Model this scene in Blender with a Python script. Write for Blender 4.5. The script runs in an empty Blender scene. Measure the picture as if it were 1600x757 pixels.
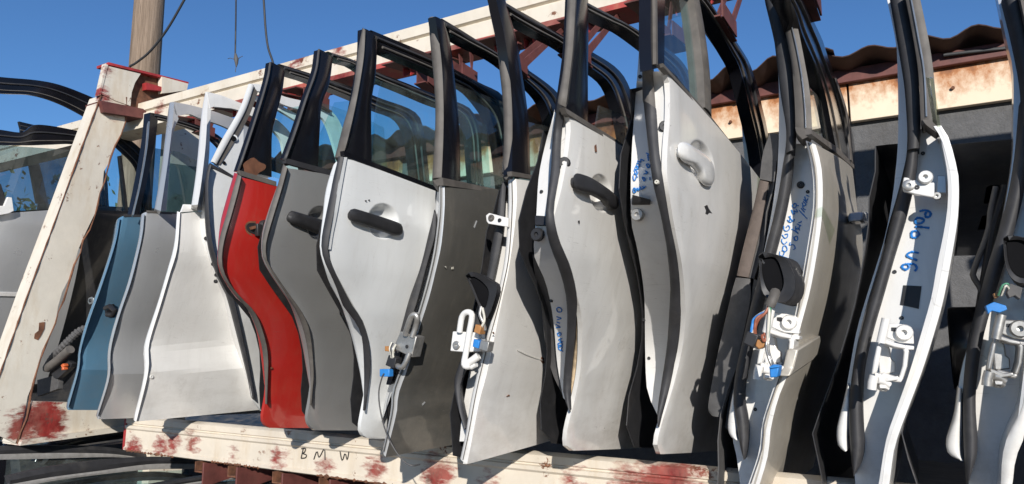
import bpy, bmesh, random
import numpy as np
from math import sin, cos, tan, radians, pi, hypot, atan2, degrees
from mathutils import Vector
random.seed(7)
scene = bpy.context.scene
COL = scene.collection

# ------------------------------------------------------------------ camera, world, sun, exposure
F_PX, CX, CY = 1109.0, 800.0, 378.5
YAW, PIT = radians(30.4), radians(8.0)
EYE = np.array([0.0, 0.0, 1.6])
FW = np.array([-sin(YAW)*cos(PIT), cos(YAW)*cos(PIT), sin(PIT)])
RT = np.array([cos(YAW), sin(YAW), 0.0])
UP = np.cross(RT, FW)
cam_data = bpy.data.cameras.new('camera')
cam = bpy.data.objects.new('camera', cam_data); COL.objects.link(cam)
cam.location = EYE
cam.rotation_euler = (pi/2 + PIT, 0, YAW)
cam_data.sensor_width = 36.0
cam_data.lens = F_PX/1600*36
cam_data.clip_start = 0.05; cam_data.clip_end = 4000
scene.camera = cam

SUN_AZ, SUN_EL = 32.0, 19.0          # degrees from straight behind the camera's rail side towards +X
w = bpy.data.worlds.new('World'); scene.world = w; w.use_nodes = True
nt = w.node_tree; nt.nodes.clear()
wo = nt.nodes.new('ShaderNodeOutputWorld'); bg = nt.nodes.new('ShaderNodeBackground'); sk = nt.nodes.new('ShaderNodeTexSky')
sk.sky_type = 'NISHITA'; sk.sun_disc = False
sk.sun_elevation = radians(SUN_EL); sk.sun_rotation = radians(180 - SUN_AZ)
sk.air_density = 1.0; sk.dust_density = 0.0; sk.ozone_density = 7.5; sk.altitude = 0
bg.inputs['Strength'].default_value = 0.105
nt.links.new(sk.outputs[0], bg.inputs[0]); nt.links.new(bg.outputs[0], wo.inputs[0])
sd = bpy.data.lights.new('sun', 'SUN'); sd.energy = 4.7; sd.angle = radians(0.53); sd.color = (1.0, 0.945, 0.87)
sun = bpy.data.objects.new('sun', sd); COL.objects.link(sun)
to_sun = Vector((sin(radians(SUN_AZ))*cos(radians(SUN_EL)), -cos(radians(SUN_AZ))*cos(radians(SUN_EL)), sin(radians(SUN_EL))))
sun.rotation_euler = (-to_sun).to_track_quat('-Z', 'Y').to_euler()
sun.location = (3, -4, 6)
scene.view_settings.view_transform = 'Standard'; scene.view_settings.look = 'None'
scene.view_settings.exposure = 0.25; scene.view_settings.gamma = 1.0
scene.view_settings.use_curve_mapping = False
scene.cycles.transparent_max_bounces = 48

# ------------------------------------------------------------------ measuring helpers (photograph -> metres on a known surface)
def ray(px, py): return FW + RT*((px-CX)/F_PX) + UP*((CY-py)/F_PX)
def on_plane(px, py, ax, v):
    d = ray(px, py); return EYE + d*((v-EYE[ax])/d[ax])
def onX(x): return lambda px, py: on_plane(px, py, 0, x)
def onY(y): return lambda px, py: on_plane(px, py, 1, y)
def onZ(z): return lambda px, py: on_plane(px, py, 2, z)
TS = np.linspace(0.5, 9.0, 700)
def hit(px, py, f):
    d = ray(px, py); v = f(EYE + TS[:, None]*d)
    s = np.where(np.sign(v[:-1]) != np.sign(v[1:]))[0]
    if len(s) == 0: return EYE + d*TS[int(np.argmin(np.abs(v)))]
    t2 = np.linspace(TS[s[0]], TS[s[0]+1], 40); v2 = f(EYE + t2[:, None]*d)
    k = np.where(np.sign(v2[:-1]) != np.sign(v2[1:]))[0]
    k = k[0] if len(k) else 0
    a = v2[k]/(v2[k]-v2[k+1]) if v2[k] != v2[k+1] else 0
    return EYE + d*(t2[k] + a*(t2[k+1]-t2[k]))
def crop(ox, oy, s, pts): return [(ox+x*s, oy+y*s) for x, y in pts]

def resample(pts, n, smooth=True):
    """even samples along a polyline (any dimension), rounded with Catmull-Rom"""
    P = np.array(pts, float)
    if smooth and len(P) > 2:
        out = []
        for i in range(len(P)-1):
            p0 = P[i-1] if i > 0 else 2*P[0]-P[1]
            p1, p2 = P[i], P[i+1]
            p3 = P[i+2] if i+2 < len(P) else 2*P[-1]-P[-2]
            for t in np.linspace(0, 1, 9)[:-1]:
                out.append(0.5*((2*p1)+(p2-p0)*t+(2*p0-5*p1+4*p2-p3)*t*t+(3*p1-p0-3*p2+p3)*t**3))
        out.append(P[-1]); P = np.array(out)
    seg = np.r_[0, np.cumsum(np.linalg.norm(np.diff(P, axis=0), axis=1))]
    u = np.linspace(0, seg[-1], n)
    return np.stack([np.interp(u, seg, P[:, k]) for k in range(P.shape[1])], 1)

# ------------------------------------------------------------------ object helpers
def link_mesh(name, verts, faces, mat, parent=None, smooth=True, angle=38, bevel=0):
    me = bpy.data.meshes.new(name)
    V = np.array(verts, float)
    off = np.array(parent_origin(parent))
    me.from_pydata([tuple(v) for v in (V-off)], [], faces)
    me.validate(); me.update()
    bm = bmesh.new(); bm.from_mesh(me); bmesh.ops.recalc_face_normals(bm, faces=bm.faces); bm.to_mesh(me); bm.free()
    if mat: me.materials.append(mat)
    if smooth:
        me.polygons.foreach_set('use_smooth', [True]*len(me.polygons))
        me.set_sharp_from_angle(angle=radians(angle))
    o = bpy.data.objects.new(name, me); COL.objects.link(o)
    if parent: o.parent = parent
    if bevel:
        b = o.modifiers.new('bevel', 'BEVEL'); b.width = bevel; b.segments = 2; b.limit_method = 'ANGLE'
    return o
ORIG = {}
def parent_origin(p):
    if p is None: return (0, 0, 0)
    o = ORIG.get(p.name)
    return o if o is not None else parent_origin(p.parent)
def thing(name, label, cat, loc, group=None):
    o = bpy.data.objects.new(name, None); COL.objects.link(o)
    o.empty_display_size = 0.1; o.location = loc
    ORIG[o.name] = tuple(loc)
    o['label'] = label; o['category'] = cat
    if group: o['group'] = group
    return o
def structure(o): o['kind'] = 'structure'; return o
def slab_data(A, off):
    """closed slab from a grid A[n][m][3] and an offset (vector or same-shaped array)"""
    A = np.array(A, float); n, m, _ = A.shape
    B = A + np.array(off, float)
    V = np.r_[A.reshape(-1, 3), B.reshape(-1, 3)]; Fc = []
    q = n*m
    for i in range(n-1):
        for j in range(m-1):
            a, b, c, d = i*m+j, i*m+j+1, (i+1)*m+j+1, (i+1)*m+j
            Fc.append((a, b, c, d)); Fc.append((q+d, q+c, q+b, q+a))
    for i in range(n-1):
        a, d = i*m, (i+1)*m; Fc.append((a, d, q+d, q+a))
        a, d = i*m+m-1, (i+1)*m+m-1; Fc.append((d, a, q+a, q+d))
    for j in range(m-1):
        a, b = j, j+1; Fc.append((b, a, q+a, q+b))
        a, b = (n-1)*m+j, (n-1)*m+j+1; Fc.append((a, b, q+b, q+a))
    return V, Fc
def slab(name, A, off, mat, parent, **k):
    V, Fc = slab_data(A, off); return link_mesh(name, V, Fc, mat, parent, **k)
def prism(name, pts3, off, mat, parent, **k):
    """flat polygon (3D points) pushed along off"""
    n = len(pts3); A = np.array(pts3, float); B = A + np.array(off, float)
    Fc = [tuple(range(n)), tuple(range(2*n-1, n-1, -1))] + [(i, (i+1) % n, n+(i+1) % n, n+i) for i in range(n)]
    return link_mesh(name, np.r_[A, B], Fc, mat, parent, **k)
def multi_prism(name, polys, mat, parent, **k):
    V = []; Fc = []
    for pts3, off in polys:
        n = len(pts3); b = len(V); A = np.array(pts3, float)
        V += list(A); V += list(A+np.array(off, float))
        Fc += [tuple(range(b, b+n)), tuple(range(b+2*n-1, b+n-1, -1))] + [(b+i, b+(i+1) % n, b+n+(i+1) % n, b+n+i) for i in range(n)]
    return link_mesh(name, V, Fc, mat, parent, **k)
def tube_data(path, r, sides=8, base=0):
    P = np.array(path, float); n = len(P); V = []; Fc = []
    rr = np.array(r, float) if np.ndim(r) else np.full(n, float(r))
    T = np.gradient(P, axis=0); T /= np.linalg.norm(T, axis=1)[:, None]+1e-9
    ref = np.array([0.3, 0.2, 1.0]); ref /= np.linalg.norm(ref)
    u = np.cross(T[0], ref); 
    if np.linalg.norm(u) < .1: u = np.cross(T[0], [1, 0, 0])
    for i in range(n):
        u = u - T[i]*(u@T[i]); u /= np.linalg.norm(u)+1e-9
        v = np.cross(T[i], u)
        for k in range(sides):
            a = 2*pi*k/sides; V.append(P[i]+rr[i]*(u*cos(a)+v*sin(a)))
    for i in range(n-1):
        for k in range(sides):
            a = base+i*sides+k; b = base+i*sides+(k+1) % sides
            Fc.append((a, b, b+sides, a+sides))
    Fc.append(tuple(base+k for k in range(sides))[::-1]); Fc.append(tuple(base+(n-1)*sides+k for k in range(sides)))
    return V, Fc
def tube(name, paths, r, mat, parent, sides=8, n=None, smooth=True):
    if np.ndim(paths[0]) == 1: paths = [paths]
    V = []; Fc = []
    for p in paths:
        if n and len(p) > 1: p = resample(p, n)
        v, f = tube_data(p, r, sides, len(V)); V += v; Fc += f
    return link_mesh(name, V, Fc, mat, parent, smooth=smooth, angle=60)
def box(name, lo, hi, mat, parent, **k):
    (a, b, c), (d, e, f) = lo, hi
    return prism(name, [(a, b, c), (d, b, c), (d, b, f), (a, b, f)], (0, e-b, 0), mat, parent, **k)

# ------------------------------------------------------------------ materials
def mat_new(name):
    m = bpy.data.materials.new(name); m.use_nodes = True
    return m, m.node_tree, m.node_tree.nodes['Principled BSDF']
def N(nt, t, **k):
    n = nt.nodes.new(t)
    for a, b in k.items(): setattr(n, a, b)
    return n
def pos_noise(nt, scale, detail=4, rough=.55, stretch=None, seed=0.0):
    g = N(nt, 'ShaderNodeNewGeometry'); mp = N(nt, 'ShaderNodeMapping')
    mp.inputs['Location'].default_value = (seed, seed*1.7, seed*.6)
    if stretch: mp.inputs['Scale'].default_value = stretch
    nt.links.new(g.outputs['Position'], mp.inputs[0])
    n = N(nt, 'ShaderNodeTexNoise'); n.inputs['Scale'].default_value = scale; n.inputs['Detail'].default_value = detail; n.inputs['Roughness'].default_value = rough
    nt.links.new(mp.outputs[0], n.inputs['Vector']); return n.outputs['Fac']
def ramp(nt, src, lo, hi, c0=(0, 0, 0, 1), c1=(1, 1, 1, 1)):
    r = N(nt, 'ShaderNodeValToRGB'); r.color_ramp.elements[0].position = lo; r.color_ramp.elements[1].position = hi
    r.color_ramp.elements[0].color = c0; r.color_ramp.elements[1].color = c1
    nt.links.new(src, r.inputs[0]); return r.outputs[0]
def mixc(nt, fac, a, b):
    m = N(nt, 'ShaderNodeMix', data_type='RGBA')
    for s, v in ((0, fac), (6, a), (7, b)):
        if isinstance(v, (int, float)): m.inputs[s].default_value = v
        elif isinstance(v, tuple): m.inputs[s].default_value = v if len(v) == 4 else (*v, 1)
        else: nt.links.new(v, m.inputs[s])
    return m.outputs[2]
def mth(nt, op, a, b=None):
    m = N(nt, 'ShaderNodeMath', operation=op)
    for s, v in ((0, a), (1, b)):
        if v is None: continue
        if isinstance(v, (int, float)): m.inputs[s].default_value = v
        else: nt.links.new(v, m.inputs[s])
    return m.outputs[0]
def bump(nt, bsdf, h, strength=.2, dist=.002):
    b = N(nt, 'ShaderNodeBump'); b.inputs['Strength'].default_value = strength; b.inputs['Distance'].default_value = dist
    nt.links.new(h, b.inputs['Height']); nt.links.new(b.outputs[0], bsdf.inputs['Normal'])
def sc(c, k): return tuple(min(1, x*k) for x in c)

def paint(name, col, metallic=0.0, rough=.34, dirt=.5, coat=.8, seed=0.0, dcol=(.29, .255, .21)):
    """weathered car paint: dust, faint vertical runs, scratches, tiny chips"""
    m, nt, b = mat_new(name)
    cl = pos_noise(nt, 5, 5, .6, (1, 1, .6), seed)
    c = mixc(nt, ramp(nt, cl, .35, .72), sc(col, .93), sc(col, 1.03))
    runs = pos_noise(nt, 14, 4, .6, (3, 3, .35), seed+3)
    c = mixc(nt, mth(nt, 'MULTIPLY', ramp(nt, runs, .52, .8), .30*dirt), c, dcol)
    spot = pos_noise(nt, 9, 8, .72, None, seed+9)
    c = mixc(nt, mth(nt, 'MULTIPLY', ramp(nt, spot, .60, .74), .55*dirt), c, sc(dcol, .8))
    film = ramp(nt, pos_noise(nt, 2.6, 6, .7, (1, 1, .7), seed+17), .38, .72)
    c = mixc(nt, mth(nt, 'MULTIPLY', film, .34*dirt), c, sc(dcol, 1.25))
    g = N(nt, 'ShaderNodeNewGeometry'); sx = N(nt, 'ShaderNodeSeparateXYZ'); nt.links.new(g.outputs['Position'], sx.inputs[0])
    low = N(nt, 'ShaderNodeMapRange'); nt.links.new(sx.outputs[2], low.inputs[0])
    low.inputs[1].default_value = 1.62; low.inputs[2].default_value = 1.32; low.inputs[3].default_value = 0; low.inputs[4].default_value = 1
    gr = pos_noise(nt, 22, 6, .7, (1, .5, 1.3), seed+5)
    lo = mth(nt, 'MULTIPLY', low.outputs[0], ramp(nt, gr, .42, .72))
    c = mixc(nt, mth(nt, 'MULTIPLY', lo, .7*dirt), c, dcol)
    for k, st in enumerate(((1, 30, 2), (1, 3, 34))):
        s = pos_noise(nt, 3.2, 2, .4, st, seed+20+7*k)
        pk = ramp(nt, mth(nt, 'ABSOLUTE', mth(nt, 'SUBTRACT', s, .5)), .0, .004, (1, 1, 1, 1), (0, 0, 0, 1))
        gate = ramp(nt, pos_noise(nt, 7, 2, .5, None, seed+40+k), .52, .60)
        c = mixc(nt, mth(nt, 'MULTIPLY', mth(nt, 'MULTIPLY', pk, gate), .65*dirt), c, (.20, .18, .16))
    nt.links.new(c, b.inputs['Base Color'])
    b.inputs['Metallic'].default_value = metallic
    r = N(nt, 'ShaderNodeMapRange'); nt.links.new(spot, r.inputs[0]); r.inputs[1].default_value = .3; r.inputs[2].default_value = .75
    r.inputs[3].default_value = rough-.07; r.inputs[4].default_value = rough+.18
    nt.links.new(r.outputs[0], b.inputs['Roughness'])
    b.inputs['Coat Weight'].default_value = coat; b.inputs['Coat Roughness'].default_value = .07
    dents = pos_noise(nt, 5.5, 2, .5, (1, 1, .8), seed+13)
    bump(nt, b, dents, .22, .012)
    return m
def plain(name, col, rough=.55, metallic=0.0, var=.25, scale=30, dust=.25, dcol=(.26, .22, .18), bmp=.15, spec=.5, stretch=None):
    m, nt, b = mat_new(name)
    n = pos_noise(nt, scale, 5, .6, stretch)
    c = mixc(nt, ramp(nt, n, .3, .72), sc(col, 1-var), sc(col, 1+var))
    d = ramp(nt, pos_noise(nt, 11, 7, .7, None, 4.4), .55, .75)
    c = mixc(nt, mth(nt, 'MULTIPLY', d, dust), c, dcol)
    nt.links.new(c, b.inputs['Base Color'])
    b.inputs['Roughness'].default_value = rough; b.inputs['Metallic'].default_value = metallic
    b.inputs['Specular IOR Level'].default_value = spec
    bump(nt, b, n, bmp, .002)
    return m
def steel(name, col, patches, rust=.5, seed=0.0, red=(.22, .024, .020)):
    """old cream paint on steel: rust at random, red brush marks at the weld places in patches [(centre, radius)]"""
    m, nt, b = mat_new(name)
    g = N(nt, 'ShaderNodeNewGeometry')
    base = mixc(nt, ramp(nt, pos_noise(nt, 6, 6, .65, None, seed), .3, .7), sc(col, .86), sc(col, 1.05))
    st = pos_noise(nt, 10, 6, .7, (1, 1, .25), seed+2)
    base = mixc(nt, mth(nt, 'MULTIPLY', ramp(nt, st, .5, .78), .55), base, (.42, .30, .16))
    rs = pos_noise(nt, 12, 9, .75, None, seed+6)
    rmask = ramp(nt, rs, .665-.07*rust, .69-.06*rust)
    rcol = mixc(nt, ramp(nt, pos_noise(nt, 60, 5, .7), .3, .7), (.085, .03, .016), (.24, .10, .045))
    c = mixc(nt, rmask, base, rcol)
    jit = N(nt, 'ShaderNodeTexNoise'); jit.inputs['Scale'].default_value = 42; jit.inputs['Detail'].default_value = 5; jit.inputs['Roughness'].default_value = .7
    st2 = N(nt, 'ShaderNodeMapping'); st2.inputs['Scale'].default_value = (.35, .35, 1.0)
    nt.links.new(g.outputs['Position'], st2.inputs[0]); nt.links.new(st2.outputs[0], jit.inputs['Vector'])
    jv = N(nt, 'ShaderNodeVectorMath', operation='SUBTRACT'); nt.links.new(jit.outputs['Color'], jv.inputs[0]); jv.inputs[1].default_value = (.5, .5, .5)
    js = N(nt, 'ShaderNodeVectorMath', operation='SCALE'); nt.links.new(jv.outputs[0], js.inputs[0]); js.inputs[3].default_value = .16
    ja = N(nt, 'ShaderNodeVectorMath', operation='ADD'); nt.links.new(g.outputs['Position'], ja.inputs[0]); nt.links.new(js.outputs[0], ja.inputs[1])
    cur = None
    for ctr, rad in patches:
        d = N(nt, 'ShaderNodeVectorMath', operation='DISTANCE'); nt.links.new(ja.outputs[0], d.inputs[0]); d.inputs[1].default_value = tuple(ctr)
        v = mth(nt, 'SUBTRACT', d.outputs['Value'], rad)
        cur = v if cur is None else mth(nt, 'MINIMUM', cur, v)
    if cur is not None:
        pm = mth(nt, 'MULTIPLY', ramp(nt, mth(nt, 'ADD', cur, .5), .482, .514, (1, 1, 1, 1), (0, 0, 0, 1)), ramp(nt, pos_noise(nt, 55, 7, .8, (1, 1, .30), seed+21), .24, .37))
        rc = mixc(nt, ramp(nt, pos_noise(nt, 26, 6, .75, (1, 1, .4), seed+11), .38, .66), sc(red, .55), sc(red, 1.35))
        soot = ramp(nt, pos_noise(nt, 17, 5, .7, None, seed+15), .56, .66)
        rc = mixc(nt, mth(nt, 'MULTIPLY', soot, .9), rc, (.085, .055, .042))
        thin = ramp(nt, pos_noise(nt, 9, 5, .7, None, seed+31), .40, .62)
        rc = mixc(nt, mth(nt, 'MULTIPLY', thin, .55), rc, (.34, .16, .12))
        c = mixc(nt, pm, c, rc)
    nt.links.new(c, b.inputs['Base Color']); b.inputs['Roughness'].default_value = .55
    bump(nt, b, rs, .25, .004)
    return m
def glass(name, tint, refl=1.0, dusty=.10):
    m = bpy.data.materials.new(name); m.use_nodes = True; nt = m.node_tree; nt.nodes.clear()
    o = N(nt, 'ShaderNodeOutputMaterial'); t = N(nt, 'ShaderNodeBsdfTransparent'); t.inputs[0].default_value = (*tint, 1)
    gl = N(nt, 'ShaderNodeBsdfGlossy'); gl.inputs['Roughness'].default_value = .02; gl.inputs[0].default_value = (.9*refl, .95*refl, refl, 1)
    fr = N(nt, 'ShaderNodeFresnel'); fr.inputs[0].default_value = 1.5
    gb = N(nt, 'ShaderNodeNewGeometry'); front = mth(nt, 'MULTIPLY', fr.outputs[0], mth(nt, 'SUBTRACT', 1.0, gb.outputs['Backfacing']))
    mx = N(nt, 'ShaderNodeMixShader'); nt.links.new(front, mx.inputs[0]); nt.links.new(t.outputs[0], mx.inputs[1]); nt.links.new(gl.outputs[0], mx.inputs[2])
    df = N(nt, 'ShaderNodeBsdfDiffuse'); df.inputs[0].default_value = (.42, .40, .36, 1)
    mx2 = N(nt, 'ShaderNodeMixShader')
    dn = ramp(nt, pos_noise(nt, 6, 6, .7, (1, 1, .5)), .35, .8)
    nt.links.new(mth(nt, 'MULTIPLY', dn, dusty), mx2.inputs[0]); nt.links.new(mx.outputs[0], mx2.inputs[1]); nt.links.new(df.outputs[0], mx2.inputs[2])
    nt.links.new(mx2.outputs[0], o.inputs[0]); return m

M = dict(
 white=paint('white_paint', (.74, .735, .715), seed=1), white_b=paint('cream_white_paint', (.70, .69, .66), dirt=.75, seed=2),
 white_c=paint('silver_white_paint', (.70, .715, .71), dirt=.45, seed=3), white_d=paint('white_paint_dusty', (.72, .71, .685), dirt=.6, seed=4),
 blue=paint('blue_paint', (.110, .265, .410), .3, .32, .35, .8, 5), silver=paint('silver_paint', (.50, .51, .52), .4, .32, .35, .7, 6, (.32, .31, .29)),
 red=paint('red_paint', (.41, .015, .012), 0, .32, .35, .8, 7, (.30, .14, .09)), grey=paint('grey_paint', (.32, .323, .322), .4, .34, .4, .7, 8, (.27, .26, .24)),
 dark=paint('charcoal_paint', (.098, .096, .088), .3, .40, .8, .6, 9, (.22, .20, .17)), beige=paint('beige_silver_paint', (.46, .43, .375), .25, .42, .6, .3, 10),
 navy=paint('near_black_paint', (.018, .022, .03), 0, .35, .4, .4, 11),
 black=plain('black_gloss_trim', (.0075, .0078, .0105), .17, 0, .3, 9, .03, (.08, .07, .06), .03, .4),
 rubber=plain('weather_rubber', (.030, .030, .033), .62, 0, .3, 25, .3, (.13, .12, .105)),
 rubber_b=plain('dusty_rubber', (.098, .089, .080), .66, 0, .3, 25, .45, (.2, .17, .14)),
 plastic=plain('black_plastic', (.020, .020, .022), .5, 0, .25, 40, .25, (.13, .115, .10)),
 card=plain('brown_door_card', (.105, .082, .070), .75, 0, .2, 60, .3, (.2, .17, .14)), card_g=plain('grey_door_card', (.075, .073, .073), .7, 0, .2, 60, .3, (.2, .18, .16)),
 zinc=plain('galvanised_steel', (.42, .41, .39), .42, .75, .25, 60, .35, (.16, .13, .1)), alu=plain('worn_bright_trim', (.42, .41, .39), .32, .8, .2, 40, .3, (.14, .12, .1)),
 brown=plain('red_brown_primer', (.115, .036, .030), .6, 0, .35, 22, .3, (.13, .08, .06), .3), redp=plain('red_primer', (.33, .030, .030), .55, 0, .35, 22, .25, (.2, .08, .06), .25),
 rust=plain('rust', (.14, .058, .030), .85, 0, .5, 45, .4, (.26, .13, .07), .5),
 ink_b=plain('blue_marker', (.02, .19, .55), .6, 0, .2, 80, 0), ink_k=plain('black_marker', (.025, .023, .022), .6, 0, .2, 80, 0),
 plug_b=plain('blue_plug', (.025, .19, .52), .45, 0, .15, 80, .2), plug_o=plain('orange_plug', (.50, .105, .03), .45, 0, .15, 80, .15), plug_n=plain('tan_plug', (.36, .17, .06), .5, 0, .15, 80, .15),
 wire_w=plain('pale_wire', (.55, .53, .46), .5, 0, .1, 80, .2), wire_g=plain('green_wire', (.08, .26, .15), .5, 0, .1, 80, .2), wire_r=plain('brown_wire', (.28, .09, .05), .5, 0, .1, 80, .2),
 foam=plain('torn_foam', (.52, .40, .26), .9, 0, .5, 35, .5, (.2, .09, .03), .6),
 glass=glass('tinted_glass', (.78, .93, .935)), glass_d=glass('dark_tinted_glass', (.80, .89, .90)), glass_y=glass('pale_glass', (.88, .92, .82), 1, .16),
 strip=plain('dull_bright_strip', (.36, .35, .335), .4, .2, .2, 40, .3, (.14, .12, .1)),
 glass_l=glass('very_dark_glass', (.50, .60, .63), 1, .16),
 void=plain('deep_black', (.006, .006, .007), .9, 0, .1, 40, 0, spec=.1),
 cable=plain('cable_sheath', (.03, .032, .036), .6, 0, .2, 40, .1),
)

# ------------------------------------------------------------------ ground and shed behind the rack
RAIL_Y, RAIL_Z = 1.5, 1.345
BEAM_Y = 1.78
WALL_Y = 2.78
m, nt, b = mat_new('yard_ground')
c = mixc(nt, ramp(nt, pos_noise(nt, 1.3, 8, .7), .35, .7), (.20, .165, .125), (.30, .25, .19))
c = mixc(nt, ramp(nt, pos_noise(nt, 40, 6, .7), .5, .75), c, (.12, .10, .08))
nt.links.new(c, b.inputs['Base Color']); b.inputs['Roughness'].default_value = .95
bump(nt, b, pos_noise(nt, 30, 8, .7), .6, .02)
gm = link_mesh('ground', [(-600, -600, 0), (600, -600, 0), (600, 600, 0), (-600, 600, 0)], [(0, 1, 2, 3)], m, smooth=False); structure(gm)

shed = thing('shed', 'low shed with wavy rusty roof edge above cream sheets and dark grey wall', 'shed', (0.6, WALL_Y, 0))
z_pan_top = on_plane(1313, 134, 1, WALL_Y-.03)[2]; z_pan_bot = on_plane(1467, 171, 1, WALL_Y-.03)[2]
EAVE_Y = WALL_Y-.17
z_eave = on_plane(1360, 70, 1, EAVE_Y)[2]-.012
# dark rendered wall
m, nt, b = mat_new('dark_wall_render')
wn = pos_noise(nt, 26, 9, .75)
c = mixc(nt, ramp(nt, wn, .3, .7), (.088, .089, .092), (.135, .135, .138))
c = mixc(nt, ramp(nt, pos_noise(nt, 55, 6, .8), .66, .72), c, (.34, .33, .31))
c = mixc(nt, ramp(nt, pos_noise(nt, 3, 5, .7), .55, .8), c, (.075, .07, .065))
nt.links.new(c, b.inputs['Base Color']); b.inputs['Roughness'].default_value = .9
bump(nt, b, wn, .7, .012)
box('wall', (-3.1, WALL_Y, 0), (5, WALL_Y+.2, z_pan_top-.004), m, shed)
# cream sheets with rust running down from the top
m, nt, b = mat_new('rusty_cream_sheet')
g = N(nt, 'ShaderNodeNewGeometry'); sx = N(nt, 'ShaderNodeSeparateXYZ'); nt.links.new(g.outputs['Position'], sx.inputs[0])
h = N(nt, 'ShaderNodeMapRange'); nt.links.new(sx.outputs[2], h.inputs[0])
h.inputs[1].default_value = z_pan_top-.17; h.inputs[2].default_value = z_pan_top+.02; h.inputs[3].default_value = -.06; h.inputs[4].default_value = .34
v = mth(nt, 'ADD', pos_noise(nt, 6.5, 7, .68, (1, 1, .7)), h.outputs[0])
base = mixc(nt, ramp(nt, pos_noise(nt, 5, 5, .6), .3, .7), (.70, .57, .42), (.78, .66, .50))
c = mixc(nt, ramp(nt, v, .58, .74), base, (.40, .155, .045)); c = mixc(nt, ramp(nt, v, .72, .86), c, (.12, .042, .02))
nt.links.new(c, b.inputs['Base Color']); b.inputs['Roughness'].default_value = .6
bump(nt, b, pos_noise(nt, 7, 4), .25, .006)
xs = [-3.05, -2.66, -2.60, -2.28, -2.20, -1.62, -1.52, -1.06, -.98, -.205, -.198, .62, .627, 1.6, 1.61, 3.2]
for a, e in zip(xs[0::2], xs[1::2]):
    box('cladding_sheet', (a, WALL_Y-.03, z_pan_bot), (e, WALL_Y-.002, z_pan_top+.02), m, shed, bevel=.002)
for x in (-.62, .12, .44, .98): tube('sheet_screw', [(x, WALL_Y-.031, z_pan_top-.075), (x, WALL_Y-.040, z_pan_top-.075)], .006, M['rust'], shed, 6)
# purlin
box('purlin', (-3.12, WALL_Y-.055, z_pan_top), (4, WALL_Y-.031, z_pan_top+.05), M['brown'], shed, bevel=.003)
# corrugated roof: separate overlapping sheets
m, nt, b = mat_new('rusty_roof_sheet')
rn = pos_noise(nt, 9, 8, .7)
c = mixc(nt, ramp(nt, rn, .3, .7), (.028, .013, .011), (.060, .028, .021)); c = mixc(nt, ramp(nt, pos_noise(nt, 22, 6, .7), .6, .75), c, (.04, .02, .016))
nt.links.new(c, b.inputs['Base Color']); b.inputs['Roughness'].default_value = .8; bump(nt, b, rn, .4, .006)
rs = random.Random(3)
x = -3.2; k = 0
while x < 3.6:
    wd = .80; n = 41; rows = 7; A = np.zeros((rows, n, 3)); ph = x
    dy = rs.uniform(-.025, .02); dz = rs.uniform(-.006, .008) + (.004 if k % 2 else 0); sk_ = rs.uniform(-.012, .012)
    for i in range(rows):
        t = i/(rows-1)
        for j in range(n):
            xx = x+wd*j/(n-1)
            amp = .016*(1+.25*sin(xx*3.1+k)+.2*sin(xx*7.7))
            zz = z_eave+dz+amp*sin(2*pi*xx/.158+.5*sin(xx*2.3)) + (z_pan_top+.052-z_eave)*min(1, t*6) - .10*max(0, t-1/6) + sk_*(j/(n-1)-.5) + .008*sin(xx*1.7)*(1-t)
            yy = EAVE_Y+dy*(1-min(1, t*6)) + (WALL_Y-.04-EAVE_Y)*min(1, t*6) + max(0, t-1/6)*2.6
            A[i, j] = (xx, yy+.012*sin(xx*5)*(1-min(1, t*6)), zz)
    slab('roof_sheet', A, (0, 0, .004), m, shed, angle=60)
    x += wd-.075; k += 1
tube('roof_wire', [[(.1, EAVE_Y+.1, z_eave-.035), (.5, EAVE_Y+.12, z_eave-.05), (1.0, EAVE_Y+.1, z_eave-.035), (1.6, EAVE_Y+.12, z_eave-.045)]], .006, M['cable'], shed, 6, 24)

# ------------------------------------------------------------------ the welded rack
rack = thing('door_rack', 'welded cream steel rack with rough red paint marks, holding the row of doors', 'storage rack', (-1.5, 1.7, 0))
PX = -2.95                                                   # right-hand side of the end frame
P3 = onX(PX)
zb_top = on_plane(545, 70, 1, BEAM_Y)[2]; zb_bot = on_plane(590, 103, 1, BEAM_Y)[2]
rail_pts = [(364, 713), (435, 718), (508, 729), (588, 733), (685, 745), (763, 752), (896, 757), (1024, 745), (250, 700), (300, 690)]
patches = [(tuple(on_plane(px, py, 1, RAIL_Y)), r) for (px, py), r in zip(rail_pts, (.018, .028, .022, .035, .045, .02, .025, .05, .03, .03))]
patches += [(tuple(on_plane(270, 693, 1, RAIL_Y)), .035), (tuple(on_plane(208, 700, 1, RAIL_Y)), .04), (tuple(on_plane(1065, 745, 1, RAIL_Y)), .045), (tuple(on_plane(985, 752, 1, RAIL_Y)), .035)]
m_rail = steel('rail_paint', (.62, .555, .46), patches, .75, 1.0)
bp = [((463, 97), .03), ((527, 74), .035), ((60, 192), .045), ((40, 200), .04), ((1000, -30), .06)]
m_beam = steel('beam_paint', (.66, .60, .50), [(tuple(on_plane(*p, 1, BEAM_Y)), r) for p, r in bp] + [(tuple(on_plane(249, 171, 1, BEAM_Y)), .03)], .8, 2.0)
pb = [((70, 640), .05), ((45, 655), .06), ((35, 670), .05), ((75, 660), .07), ((165, 110), .02), ((158, 150), .035), ((175, 172), .03)]
m_post = steel('post_paint', (.66, .61, .52), [(tuple(P3(*p)), r) for p, r in pb], .75, 3.0)
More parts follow.
